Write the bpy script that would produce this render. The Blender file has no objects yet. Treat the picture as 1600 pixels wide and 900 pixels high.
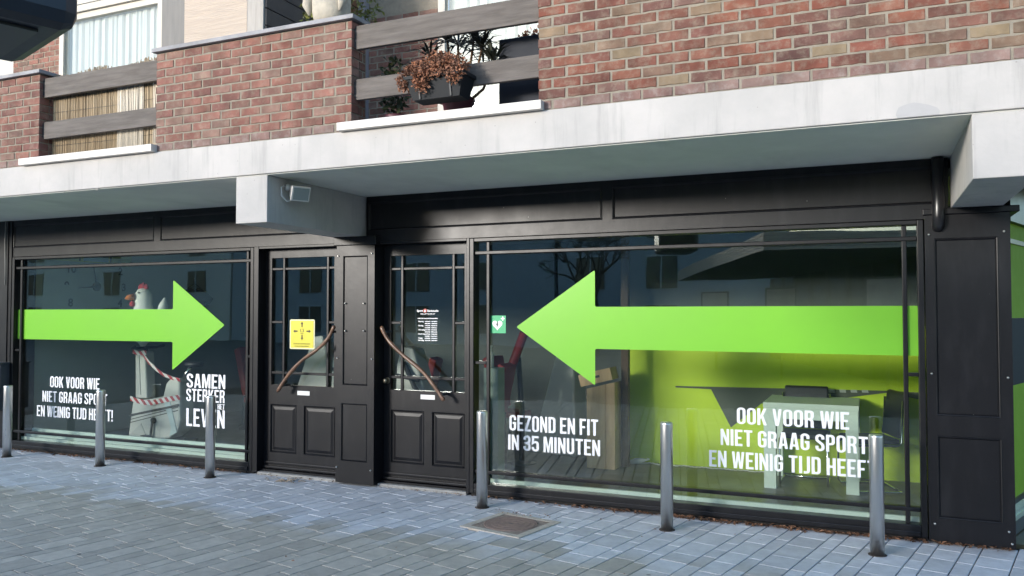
import bpy, bmesh, math, random
from mathutils import Vector, Matrix, Quaternion
R = math.radians
random.seed(7)
S = bpy.context.scene
COL = S.collection

# ------------------------------------------------------------------ camera, sky, sun, exposure
cam = bpy.data.cameras.new('camera'); camo = bpy.data.objects.new('camera', cam); COL.objects.link(camo)
cam.sensor_width = 36.0; cam.lens = 28.665; cam.clip_start = 0.05; cam.clip_end = 3000
camo.location = (0, -6.853, 1.70); camo.rotation_euler = (R(90 + 1.753), 0, R(23.77))
S.camera = camo
SUN_AZ, SUN_EL = 29.0, 9.5           # degrees left of the facade normal, degrees above the horizon
to_sun = Vector((-math.sin(R(SUN_AZ)) * math.cos(R(SUN_EL)), -math.cos(R(SUN_AZ)) * math.cos(R(SUN_EL)), math.sin(R(SUN_EL))))
W = bpy.data.worlds.new('World'); S.world = W; W.use_nodes = True
wn = W.node_tree.nodes; bg = wn['Background']
sky = wn.new('ShaderNodeTexSky'); sky.sky_type = 'NISHITA'; sky.sun_disc = False
sky.sun_elevation = R(SUN_EL); sky.sun_rotation = math.atan2(to_sun.x, to_sun.y)
sky.air_density = 1.0; sky.dust_density = 1.2; sky.ozone_density = 2.7
W.node_tree.links.new(sky.outputs[0], bg.inputs[0]); bg.inputs[1].default_value = 0.15
sl = bpy.data.lights.new('sun', 'SUN'); sl.energy = 1.3; sl.angle = R(11); sl.color = (1.0, 0.96, 0.92)     # hazy low sun: soft-edged shadows
so = bpy.data.objects.new('sun', sl); COL.objects.link(so); so.rotation_euler = to_sun.to_track_quat('Z', 'Y').to_euler()
so.location = (-20, -30, 20)
S.view_settings.view_transform = 'Standard'; S.view_settings.look = 'None'; S.view_settings.gamma = 1
S.view_settings.exposure = 1.78
try:
    S.cycles.use_denoising = True
    S.cycles.max_bounces = 8; S.cycles.transparent_max_bounces = 16
    S.cycles.sample_clamp_indirect = 6.0
except Exception: pass

# ------------------------------------------------------------------ materials
MATS = {}
def mat(name, col, rough=0.6, metal=0.0, var=0.0, vscale=8.0, bump=0.0, bscale=60.0, spec=0.5, coat=0.0, col2=None, stretch=(1, 1, 1), obrand=0.0, island=False):
    """principled material; var = colour noise (towards col2 or darker), bump = fine relief, obrand = value change per object"""
    if name in MATS: return MATS[name]
    m = bpy.data.materials.new(name); m.use_nodes = True; nt = m.node_tree; n = nt.nodes; L = nt.links
    b = n['Principled BSDF']
    b.inputs['Base Color'].default_value = (*col, 1); b.inputs['Roughness'].default_value = rough
    b.inputs['Metallic'].default_value = metal; b.inputs['Specular IOR Level'].default_value = spec
    if coat: b.inputs['Coat Weight'].default_value = coat; b.inputs['Coat Roughness'].default_value = 0.15
    tc = n.new('ShaderNodeTexCoord'); mp = n.new('ShaderNodeMapping'); mp.inputs['Scale'].default_value = stretch
    L.new(tc.outputs['Object'], mp.inputs[0])
    last = None
    if var > 0 or col2:
        nz = n.new('ShaderNodeTexNoise'); nz.inputs['Scale'].default_value = vscale; nz.inputs['Detail'].default_value = 6; nz.inputs['Roughness'].default_value = 0.62
        L.new(mp.outputs[0], nz.inputs[0])
        rp = n.new('ShaderNodeValToRGB'); rp.color_ramp.elements[0].position = 0.36; rp.color_ramp.elements[1].position = 0.66
        c2 = col2 if col2 else tuple(c * (1 - var) for c in col)
        rp.color_ramp.elements[0].color = (*c2, 1); rp.color_ramp.elements[1].color = (*col, 1)
        L.new(nz.outputs[0], rp.inputs[0]); last = rp.outputs[0]
        rr = n.new('ShaderNodeMapRange'); rr.inputs[3].default_value = min(1, rough + 0.12); rr.inputs[4].default_value = max(0.03, rough - 0.06)
        L.new(nz.outputs[0], rr.inputs[0]); L.new(rr.outputs[0], b.inputs['Roughness'])
    if obrand > 0:
        src = n.new('ShaderNodeNewGeometry').outputs['Random Per Island'] if island else n.new('ShaderNodeObjectInfo').outputs['Random']
        mr = n.new('ShaderNodeMapRange'); mr.inputs[3].default_value = 1 - obrand; mr.inputs[4].default_value = 1 + obrand
        L.new(src, mr.inputs[0])
        mx = n.new('ShaderNodeMix'); mx.data_type = 'RGBA'; mx.blend_type = 'MULTIPLY'; mx.inputs[0].default_value = 1
        if last: L.new(last, mx.inputs[6])
        else: mx.inputs[6].default_value = (*col, 1)
        L.new(mr.outputs[0], mx.inputs[7]); last = mx.outputs[2]
    if last: L.new(last, b.inputs['Base Color'])
    if bump > 0:
        n2 = n.new('ShaderNodeTexNoise'); n2.inputs['Scale'].default_value = bscale; n2.inputs['Detail'].default_value = 5
        L.new(mp.outputs[0], n2.inputs[0])
        bp = n.new('ShaderNodeBump'); bp.inputs['Strength'].default_value = bump; bp.inputs['Distance'].default_value = 0.01
        L.new(n2.outputs[0], bp.inputs['Height']); L.new(bp.outputs[0], b.inputs['Normal'])
    MATS[name] = m; return m

def glass_mat(name, tint=(0.935, 0.965, 0.95), k=1.8):
    m = bpy.data.materials.new(name); m.use_nodes = True; nt = m.node_tree; n = nt.nodes; L = nt.links
    n.remove(n['Principled BSDF']); out = n['Material Output']
    tr = n.new('ShaderNodeBsdfTransparent'); tr.inputs[0].default_value = (*tint, 1)
    gl = n.new('ShaderNodeBsdfGlossy'); gl.inputs['Roughness'].default_value = 0.0; gl.inputs[0].default_value = (0.95, 1.0, 0.98, 1)
    fr = n.new('ShaderNodeLayerWeight'); fr.inputs[0].default_value = 0.5      # 'Facing' = 1 - cos
    pw = n.new('ShaderNodeMath'); pw.operation = 'POWER'; pw.inputs[1].default_value = 5; L.new(fr.outputs['Facing'], pw.inputs[0])
    mu = n.new('ShaderNodeMath'); mu.operation = 'MULTIPLY_ADD'; mu.inputs[1].default_value = 0.955; mu.inputs[2].default_value = 0.045 * k; mu.use_clamp = True
    mx = n.new('ShaderNodeMixShader'); L.new(pw.outputs[0], mu.inputs[0]); L.new(mu.outputs[0], mx.inputs[0])
    # slow waviness of real float glass
    tc = n.new('ShaderNodeTexCoord'); nz = n.new('ShaderNodeTexNoise'); nz.inputs['Scale'].default_value = 1.3; nz.inputs['Detail'].default_value = 1
    L.new(tc.outputs['Object'], nz.inputs[0]); bp = n.new('ShaderNodeBump'); bp.inputs['Strength'].default_value = 0.03; bp.inputs['Distance'].default_value = 0.05
    L.new(nz.outputs[0], bp.inputs['Height']); L.new(bp.outputs[0], gl.inputs['Normal'])
    L.new(tr.outputs[0], mx.inputs[1]); L.new(gl.outputs[0], mx.inputs[2]); L.new(mx.outputs[0], out.inputs[0])
    MATS[name] = m; return m

def brick_mat(name, stops, wash=(0.42, 0.37, 0.32), washamt=0.55):
    m = bpy.data.materials.new(name); m.use_nodes = True; nt = m.node_tree; n = nt.nodes; L = nt.links; b = n['Principled BSDF']
    oi = n.new('ShaderNodeObjectInfo'); rp = n.new('ShaderNodeValToRGB'); cr = rp.color_ramp
    while len(cr.elements) < len(stops): cr.elements.new(0.5)
    for e, (p, c) in zip(cr.elements, stops): e.position = p; e.color = (*c, 1)
    L.new(oi.outputs['Random'], rp.inputs[0])
    tc = n.new('ShaderNodeTexCoord'); ad = n.new('ShaderNodeVectorMath'); ad.operation = 'ADD'
    mu = n.new('ShaderNodeVectorMath'); mu.operation = 'SCALE'; L.new(oi.outputs['Location'], mu.inputs[0]); mu.inputs['Scale'].default_value = 3.7
    L.new(tc.outputs['Object'], ad.inputs[0]); L.new(mu.outputs[0], ad.inputs[1])
    nz = n.new('ShaderNodeTexNoise'); nz.inputs['Scale'].default_value = 14; nz.inputs['Detail'].default_value = 8; nz.inputs['Roughness'].default_value = 0.7
    L.new(ad.outputs[0], nz.inputs[0])
    r2 = n.new('ShaderNodeValToRGB'); r2.color_ramp.elements[0].position = 0.47; r2.color_ramp.elements[1].position = 0.72
    r2.color_ramp.elements[0].color = (0, 0, 0, 1); r2.color_ramp.elements[1].color = (washamt,) * 3 + (1,)
    L.new(nz.outputs[0], r2.inputs[0])
    mx = n.new('ShaderNodeMix'); mx.data_type = 'RGBA'; L.new(r2.outputs[0], mx.inputs[0]); L.new(rp.outputs[0], mx.inputs[6]); mx.inputs[7].default_value = (*wash, 1)
    n3 = n.new('ShaderNodeTexNoise'); n3.inputs['Scale'].default_value = 5; n3.inputs['Detail'].default_value = 4; L.new(ad.outputs[0], n3.inputs[0])
    m3 = n.new('ShaderNodeMapRange'); m3.inputs[1].default_value = 0.3; m3.inputs[2].default_value = 0.7; m3.inputs[3].default_value = 0.54; m3.inputs[4].default_value = 1.10; L.new(n3.outputs[0], m3.inputs[0])
    m4 = n.new('ShaderNodeMix'); m4.data_type = 'RGBA'; m4.blend_type = 'MULTIPLY'; m4.inputs[0].default_value = 1
    L.new(mx.outputs[2], m4.inputs[6]); L.new(m3.outputs[0], m4.inputs[7]); L.new(m4.outputs[2], b.inputs['Base Color'])
    b.inputs['Roughness'].default_value = 0.9; b.inputs['Specular IOR Level'].default_value = 0.2
    n5 = n.new('ShaderNodeTexNoise'); n5.inputs['Scale'].default_value = 70; n5.inputs['Detail'].default_value = 6; L.new(ad.outputs[0], n5.inputs[0])
    bp = n.new('ShaderNodeBump'); bp.inputs['Strength'].default_value = 0.5; bp.inputs['Distance'].default_value = 0.006
    L.new(n5.outputs[0], bp.inputs['Height']); L.new(bp.outputs[0], b.inputs['Normal'])
    MATS[name] = m; return m

def paver_mat(name, island):
    """grey pavers; kept dry and clean under the canopy, weathered olive-brown where the rain reaches (a stain along the drip line)"""
    m = bpy.data.materials.new(name); m.use_nodes = True; nt = m.node_tree; n = nt.nodes; L = nt.links; b = n['Principled BSDF']
    g = n.new('ShaderNodeNewGeometry'); sp = n.new('ShaderNodeSeparateXYZ'); L.new(g.outputs['Position'], sp.inputs[0])
    nz = n.new('ShaderNodeTexNoise'); nz.inputs['Scale'].default_value = 1.1; nz.inputs['Detail'].default_value = 5; L.new(g.outputs['Position'], nz.inputs[0])
    rnd = g.outputs['Random Per Island'] if island else n.new('ShaderNodeObjectInfo').outputs['Random']
    a1 = n.new('ShaderNodeMath'); a1.operation = 'MULTIPLY_ADD'; L.new(nz.outputs[0], a1.inputs[0]); a1.inputs[1].default_value = 0.9; L.new(sp.outputs[1], a1.inputs[2])
    a2 = n.new('ShaderNodeMath'); a2.operation = 'MULTIPLY_ADD'; L.new(rnd, a2.inputs[0]); a2.inputs[1].default_value = 0.35; L.new(a1.outputs[0], a2.inputs[2])
    mr = n.new('ShaderNodeMapRange'); mr.inputs[1].default_value = -1.0; mr.inputs[2].default_value = -0.55; L.new(a2.outputs[0], mr.inputs[0])
    c = n.new('ShaderNodeMix'); c.data_type = 'RGBA'; c.inputs[6].default_value = (0.44, 0.41, 0.355, 1); c.inputs[7].default_value = (0.53, 0.545, 0.575, 1); L.new(mr.outputs[0], c.inputs[0])
    v = n.new('ShaderNodeMapRange'); v.inputs[3].default_value = 0.86; v.inputs[4].default_value = 1.12; L.new(rnd, v.inputs[0])
    n2 = n.new('ShaderNodeTexNoise'); n2.inputs['Scale'].default_value = 9; n2.inputs['Detail'].default_value = 7; n2.inputs['Roughness'].default_value = 0.7; L.new(g.outputs['Position'], n2.inputs[0])
    v2 = n.new('ShaderNodeMapRange'); v2.inputs[1].default_value = 0.3; v2.inputs[2].default_value = 0.7; v2.inputs[3].default_value = 0.82; v2.inputs[4].default_value = 1.14; L.new(n2.outputs[0], v2.inputs[0])
    mm = n.new('ShaderNodeMath'); mm.operation = 'MULTIPLY'; L.new(v.outputs[0], mm.inputs[0]); L.new(v2.outputs[0], mm.inputs[1])
    x = n.new('ShaderNodeMix'); x.data_type = 'RGBA'; x.blend_type = 'MULTIPLY'; x.inputs[0].default_value = 1; L.new(c.outputs[2], x.inputs[6]); L.new(mm.outputs[0], x.inputs[7])
    # pale specks and droppings
    vo = n.new('ShaderNodeTexVoronoi'); vo.inputs['Scale'].default_value = 5.5; L.new(g.outputs['Position'], vo.inputs[0])
    vm = n.new('ShaderNodeMapRange'); vm.inputs[1].default_value = 0.05; vm.inputs[2].default_value = 0.03; vm.inputs[3].default_value = 0; vm.inputs[4].default_value = 0.6; L.new(vo.outputs['Distance'], vm.inputs[0])
    y = n.new('ShaderNodeMix'); y.data_type = 'RGBA'; L.new(vm.outputs[0], y.inputs[0]); L.new(x.outputs[2], y.inputs[6]); y.inputs[7].default_value = (0.5, 0.5, 0.48, 1)
    vo2 = n.new('ShaderNodeTexVoronoi'); vo2.inputs['Scale'].default_value = 2.7; L.new(g.outputs['Position'], vo2.inputs[0])      # trodden gum and drip spots
    vm2 = n.new('ShaderNodeMapRange'); vm2.inputs[1].default_value = 0.055; vm2.inputs[2].default_value = 0.04; vm2.inputs[3].default_value = 0; vm2.inputs[4].default_value = 0.7; L.new(vo2.outputs['Distance'], vm2.inputs[0])
    y2 = n.new('ShaderNodeMix'); y2.data_type = 'RGBA'; L.new(vm2.outputs[0], y2.inputs[0]); L.new(y.outputs[2], y2.inputs[6]); y2.inputs[7].default_value = (0.10, 0.095, 0.09, 1); y = y2
    L.new(y.outputs[2], b.inputs['Base Color']); b.inputs['Roughness'].default_value = 0.72; b.inputs['Specular IOR Level'].default_value = 0.35
    n5 = n.new('ShaderNodeTexNoise'); n5.inputs['Scale'].default_value = 90; n5.inputs['Detail'].default_value = 4; L.new(g.outputs['Position'], n5.inputs[0])
    bp = n.new('ShaderNodeBump'); bp.inputs['Strength'].default_value = 0.15; bp.inputs['Distance'].default_value = 0.003; L.new(n5.outputs[0], bp.inputs['Height']); L.new(bp.outputs[0], b.inputs['Normal'])
    MATS[name] = m; return m

BLACK = mat('black_paint', (0.009, 0.009, 0.011), 0.32, var=0.25, vscale=3, bump=0.06, bscale=14, spec=0.30)
PLASTER = mat('white_concrete_paint', (0.475, 0.452, 0.436), 0.85, col2=(0.405, 0.39, 0.378), vscale=2.2, bump=0.35, bscale=16, spec=0.25)
SOFFIT = mat('soffit_paint', (0.66, 0.67, 0.63), 0.85, col2=(0.58, 0.59, 0.56), vscale=1.5, bump=0.15, bscale=12, spec=0.2)
def weather(m, streak_col, amt, sx=(7, 7, .55), scale=1.6, lo=.52, hi=.75, spots=None):
    """run-off streaks and small chips over a painted surface"""
    n = m.node_tree.nodes; L = m.node_tree.links; b = n['Principled BSDF']; src = b.inputs['Base Color'].links[0].from_socket
    g = n.new('ShaderNodeNewGeometry'); mp = n.new('ShaderNodeMapping'); mp.inputs['Scale'].default_value = sx; L.new(g.outputs['Position'], mp.inputs[0])
    z = n.new('ShaderNodeTexNoise'); z.inputs['Scale'].default_value = scale; z.inputs['Detail'].default_value = 7; z.inputs['Roughness'].default_value = .65; L.new(mp.outputs[0], z.inputs[0])
    r = n.new('ShaderNodeMapRange'); r.inputs[1].default_value = lo; r.inputs[2].default_value = hi; r.inputs[4].default_value = amt; L.new(z.outputs[0], r.inputs[0])
    x = n.new('ShaderNodeMix'); x.data_type = 'RGBA'; L.new(r.outputs[0], x.inputs[0]); L.new(src, x.inputs[6]); x.inputs[7].default_value = (*streak_col, 1); out = x.outputs[2]
    if spots:
        v = n.new('ShaderNodeTexVoronoi'); v.inputs['Scale'].default_value = spots[0]; L.new(g.outputs['Position'], v.inputs[0])
        r2 = n.new('ShaderNodeMapRange'); r2.inputs[1].default_value = spots[1]; r2.inputs[2].default_value = spots[1] * .7; r2.inputs[3].default_value = 0; r2.inputs[4].default_value = spots[3]; L.new(v.outputs['Distance'], r2.inputs[0])
        x2 = n.new('ShaderNodeMix'); x2.data_type = 'RGBA'; L.new(r2.outputs[0], x2.inputs[0]); L.new(out, x2.inputs[6]); x2.inputs[7].default_value = (*spots[2], 1); out = x2.outputs[2]
    L.new(out, b.inputs['Base Color'])
weather(PLASTER, (0.30, 0.29, 0.28), 0.8, lo=.53, hi=.78, spots=(9, .05, (0.22, 0.21, 0.20), .6))
weather(BLACK, (0.028, 0.028, 0.031), 0.5, sx=(3, 3, .8), scale=2.2, lo=.5, hi=.8, spots=(6.5, .028, (0.22, 0.21, 0.20), .8))
weather(SOFFIT, (0.48, 0.49, 0.46), 0.6, sx=(1.5, .6, 1), scale=1.5)
WHITE = mat('white_gloss_paint', (0.60, 0.575, 0.54), 0.5, var=0.08, vscale=5)
MORTAR = mat('mortar', (0.275, 0.245, 0.20), 0.95, var=0.22, vscale=9, bump=0.5, bscale=90, spec=0.1)
BRICK_SOFT = brick_mat('pink_brick', [(0.0, (0.23, 0.105, 0.085)), (0.3, (0.26, 0.125, 0.10)), (0.55, (0.19, 0.09, 0.078)), (0.75, (0.26, 0.16, 0.13)), (0.9, (0.20, 0.125, 0.105)), (1.0, (0.235, 0.10, 0.078))], wash=(0.30, 0.25, 0.195), washamt=0.65)
BRICK_MIX = brick_mat('mixed_brick', [(0.0, (0.165, 0.075, 0.062)), (0.2, (0.215, 0.078, 0.055)), (0.38, (0.135, 0.072, 0.063)), (0.55, (0.225, 0.09, 0.06)), (0.70, (0.16, 0.092, 0.078)), (0.86, (0.20, 0.135, 0.095)), (0.94, (0.27, 0.205, 0.13)), (1.0, (0.18, 0.12, 0.10))], wash=(0.29, 0.24, 0.185), washamt=0.7)
BRICK_SMEAR = brick_mat('mortar_smeared_brick', [(0.0, (0.22, 0.13, 0.115)), (0.5, (0.25, 0.17, 0.15)), (1.0, (0.20, 0.12, 0.105))], wash=(0.32, 0.275, 0.25), washamt=0.9)
GREYWOOD = mat('weathered_grey_wood', (0.135, 0.118, 0.108), 0.8, col2=(0.09, 0.078, 0.07), vscale=3.0, bump=0.3, bscale=30, stretch=(1, 6, 9))
COPING = mat('grey_coping', (0.24, 0.24, 0.26), 0.6, var=0.25, vscale=6)
STEEL = mat('brushed_steel', (0.80, 0.78, 0.75), 0.27, metal=1.0, var=0.18, vscale=2, bump=0.06, bscale=200, stretch=(6, 6, 0.4))
CHROME = mat('chrome', (0.75, 0.75, 0.75), 0.12, metal=1.0)
LIME = mat('lime_vinyl', (0.285, 0.69, 0.06), 0.3, spec=0.45, var=0.05, vscale=1.5, bump=0.03, bscale=5)
_n = LIME.node_tree.nodes; _t = _n.new('ShaderNodeBsdfTranslucent'); _t.inputs[0].default_value = (0.30, 0.75, 0.05, 1); _m = _n.new('ShaderNodeMixShader'); _m.inputs[0].default_value = 0.22; _tr = _n.new('ShaderNodeBsdfTransparent'); _tr.inputs[0].default_value = (0.55, 1.0, 0.12, 1); _m2 = _n.new('ShaderNodeMixShader'); _m2.inputs[0].default_value = 0.16
LIME.node_tree.links.new(_n['Principled BSDF'].outputs[0], _m.inputs[1]); LIME.node_tree.links.new(_t.outputs[0], _m.inputs[2]); LIME.node_tree.links.new(_m.outputs[0], _m2.inputs[1]); LIME.node_tree.links.new(_tr.outputs[0], _m2.inputs[2]); LIME.node_tree.links.new(_m2.outputs[0], _n['Material Output'].inputs[0])
VINYL = mat('white_vinyl', (0.80, 0.80, 0.82), 0.5)
GREENWALL = mat('lime_wall_paint', (0.58, 0.78, 0.03), 0.6, var=0.08, vscale=1.2)
DARKWALL = mat('charcoal_wall', (0.10, 0.115, 0.105), 0.7, var=0.2, vscale=1.5)
GREYWALL = mat('grey_green_wall', (0.38, 0.42, 0.38), 0.8, var=0.1, vscale=1.5)
GLASS = glass_mat('shop_glass')
GLASS_UP = glass_mat('upper_glass', (0.93, 0.95, 0.95), 1.0)
DARK = mat('dark_grey_plastic', (0.03, 0.033, 0.038), 0.5)
MINT = mat('pale_mint_laminate', (0.60, 0.70, 0.62), 0.45)
WOOD = mat('oak', (0.70, 0.48, 0.27), 0.5, col2=(0.58, 0.37, 0.20), vscale=2.5, bump=0.1, bscale=20, stretch=(9, 9, 0.7))
WOODDARK = mat('brown_wood', (0.16, 0.09, 0.045), 0.5, var=0.2, vscale=3, stretch=(8, 8, 0.7))
HANDLEWOOD = mat('varnished_branch', (0.20, 0.105, 0.06), 0.32, col2=(0.10, 0.055, 0.035), vscale=9, bump=0.2, bscale=40, spec=0.6)
MACHINE = mat('machine_off_white', (0.60, 0.60, 0.57), 0.4, var=0.05)
REDPAD = mat('red_pad', (0.30, 0.02, 0.02), 0.45)
CURTAIN = mat('white_curtain', (0.50, 0.50, 0.49), 0.9)
BEIGEFRAME = mat('beige_window_frame', (0.42, 0.40, 0.36), 0.5, var=0.06)
RUST = mat('rusty_iron', (0.29, 0.20, 0.165), 0.85, metal=0.0, col2=(0.21, 0.145, 0.12), vscale=30, bump=0.4, bscale=120)
CONCRETE = mat('pale_concrete', (0.56, 0.50, 0.43), 0.9, var=0.25, vscale=25, bump=0.5, bscale=120)
SILLSTONE = mat('grey_threshold', (0.36, 0.35, 0.33), 0.85, var=0.3, vscale=10, bump=0.3)

# ------------------------------------------------------------------ mesh helpers
def wloc(o):
    v = Vector((0, 0, 0))
    while o is not None: v = v + o.location; o = o.parent
    return v
def tag(o, label=None, cat=None, group=None, kind=None):
    if label: o['label'] = label
    if cat: o['category'] = cat
    if group: o['group'] = group
    if kind: o['kind'] = kind
    return o
def thing(name, loc, label, cat, group=None):
    o = bpy.data.objects.new(name, None); COL.objects.link(o); o.location = loc; o.empty_display_size = 0.1
    return tag(o, label, cat, group)
class MB:
    def __init__(s): s.v = []; s.f = []; s.smooth = set()
    def quad(s, *p):
        i = len(s.v); s.v += [tuple(q) for q in p]; s.f.append(tuple(range(i, i + len(p)))); return s
    def box(s, x0, x1, y0, y1, z0, z1):
        i = len(s.v); s.v += [(x0, y0, z0), (x1, y0, z0), (x1, y1, z0), (x0, y1, z0), (x0, y0, z1), (x1, y0, z1), (x1, y1, z1), (x0, y1, z1)]
        s.f += [tuple(i + k for k in q) for q in ((0, 3, 2, 1), (4, 5, 6, 7), (0, 1, 5, 4), (1, 2, 6, 5), (2, 3, 7, 6), (3, 0, 4, 7))]; return s
    def obox(s, c, ax, ay, az):   # oriented box: centre and three half-axis vectors
        c, ax, ay, az = map(Vector, (c, ax, ay, az)); i = len(s.v)
        s.v += [tuple(c + a * ax + b * ay + d * az) for a, b, d in ((-1, -1, -1), (1, -1, -1), (1, 1, -1), (-1, 1, -1), (-1, -1, 1), (1, -1, 1), (1, 1, 1), (-1, 1, 1))]
        s.f += [tuple(i + k for k in q) for q in ((0, 3, 2, 1), (4, 5, 6, 7), (0, 1, 5, 4), (1, 2, 6, 5), (2, 3, 7, 6), (3, 0, 4, 7))]; return s
    def tube(s, pts, r, n=10, caps=True):
        pts = [Vector(p) for p in pts]; rs = r if isinstance(r, (list, tuple)) else [r] * len(pts); rings = []
        up = Vector((0, 0, 1)); prev = None
        for k, p in enumerate(pts):
            d = (pts[min(k + 1, len(pts) - 1)] - pts[max(k - 1, 0)]).normalized()
            if prev is None: a = d.cross(up if abs(d.z) < 0.9 else Vector((1, 0, 0))).normalized()
            else: a = (prev - d * prev.dot(d)).normalized()
            prev = a; b = d.cross(a); ring = []
            for j in range(n):
                t = 2 * math.pi * j / n; s.v.append(tuple(p + (a * math.cos(t) + b * math.sin(t)) * rs[k])); ring.append(len(s.v) - 1)
            rings.append(ring)
        for q in range(len(rings) - 1):
            for j in range(n):
                s.smooth.add(len(s.f)); s.f.append((rings[q][j], rings[q][(j + 1) % n], rings[q + 1][(j + 1) % n], rings[q + 1][j]))
        if caps: s.f.append(tuple(rings[0][::-1])); s.f.append(tuple(rings[-1]))
        return s
    def lathe(s, c, prof, n=24, sy=1.0):   # profile of (radius, z) round a vertical axis
        rings = []
        for r, z in prof:
            ring = []
            for j in range(n):
                t = 2 * math.pi * j / n; s.v.append((c[0] + r * math.cos(t), c[1] + r * sy * math.sin(t), c[2] + z)); ring.append(len(s.v) - 1)
            rings.append(ring)
        for q in range(len(rings) - 1):
            for j in range(n): s.smooth.add(len(s.f)); s.f.append((rings[q][j], rings[q][(j + 1) % n], rings[q + 1][(j + 1) % n], rings[q + 1][j]))
        s.f.append(tuple(rings[0][::-1])); s.f.append(tuple(rings[-1])); return s
    def prism(s, poly, y0, y1):            # polygon in x,z pushed along y
        i = len(s.v); n = len(poly)
        s.v += [(x, y0, z) for x, z in poly] + [(x, y1, z) for x, z in poly]
        s.f.append(tuple(range(i, i + n))); s.f.append(tuple(range(i + 2 * n - 1, i + n - 1, -1)))
        for k in range(n): s.f.append((i + k, i + n + k, i + n + (k + 1) % n, i + (k + 1) % n))
        return s
    def mesh(s, name, off=(0, 0, 0)):
        me = bpy.data.meshes.new(name); me.from_pydata([(a - off[0], b - off[1], c - off[2]) for a, b, c in s.v], [], s.f)
        for k in s.smooth: me.polygons[k].use_smooth = True
        bm = bmesh.new(); bm.from_mesh(me); bmesh.ops.recalc_face_normals(bm, faces=bm.faces[:]); bm.to_mesh(me); bm.free()
        return me
    def build(s, name, m, parent=None, bev=0.0, local=False):
        off = Vector((0, 0, 0)) if (local or parent is None) else wloc(parent)
        me = s.mesh(name, off); me.materials.append(m); o = bpy.data.objects.new(name, me); COL.objects.link(o)
        if parent is not None: o.parent = parent
        if bev:
            md = o.modifiers.new('bevel', 'BEVEL'); md.width = bev; md.segments = 2; md.limit_method = 'ANGLE'; md.angle_limit = R(40)
        return o
def B(*a): return MB().box(*a)
def struct(o): o['kind'] = 'structure'; return o

def curve_mesh(splines, extrude, name):
    cu = bpy.data.curves.new(name, 'CURVE'); cu.dimensions = '2D'; cu.fill_mode = 'BOTH'; cu.extrude = extrude
    for sp in splines:
        q = cu.splines.new('POLY'); q.points.add(len(sp) - 1)
        for p, (x, y) in zip(q.points, sp): p.co = (x, y, 0, 1)
        q.use_cyclic_u = True
    return _to_mesh(cu, name)
def _to_mesh(cu, name):
    o = bpy.data.objects.new('tmp', cu); COL.objects.link(o); dg = bpy.context.evaluated_depsgraph_get(); dg.update()
    me = bpy.data.meshes.new_from_object(o.evaluated_get(dg)); me.name = name
    bpy.data.objects.remove(o); return me
def flat_obj(name, me, m, loc, parent=None, rot=(R(90), 0, 0)):
    """a flat x,y drawing stood upright in x,z at loc"""
    me.materials.clear(); me.materials.append(m); o = bpy.data.objects.new(name, me); COL.objects.link(o)
    o.rotation_euler = rot
    if parent is not None: o.parent = parent; o.location = Vector(loc) - wloc(parent)
    else: o.location = loc
    return o
def text_mesh(txt, size, align='CENTER', name='lettering', extrude=0.0004, bold=0.0):
    cu = bpy.data.curves.new(name, 'FONT'); cu.body = txt; cu.size = size; cu.align_x = align; cu.extrude = extrude; cu.offset = bold
    return _to_mesh(cu, name)

# ---- condensed bold capitals (drawn as outlines)
WD, ST = 0.40, 0.135
def arc(cx, cy, r, a0, a1, n=7, ry=None):
    ry = ry or r
    return [(cx + r * math.cos(R(a0 + (a1 - a0) * k / n)), cy + ry * math.sin(R(a0 + (a1 - a0) * k / n))) for k in range(n + 1)]
def stroke(path, s=ST):
    h = s / 2; Lf, Rt = [], []
    for k, p in enumerate(path):
        p = Vector(p); d0 = (Vector(path[k]) - Vector(path[k - 1])).normalized() if k else None
        d1 = (Vector(path[k + 1]) - p).normalized() if k < len(path) - 1 else None
        d0 = d0 or d1; d1 = d1 or d0; n0 = Vector((-d0.y, d0.x)); n1 = Vector((-d1.y, d1.x)); nn = (n0 + n1).normalized(); c = max(0.4, nn.dot(n0))
        Lf.append(tuple(p + nn * h / c)); Rt.append(tuple(p - nn * h / c))
    return Lf + Rt[::-1]
def rrect(x0, y0, x1, y1, r):
    return arc(x1 - r, y1 - r, r, 0, 90) + arc(x0 + r, y1 - r, r, 90, 180) + arc(x0 + r, y0 + r, r, 180, 270) + arc(x1 - r, y0 + r, r, 270, 360)
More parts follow.
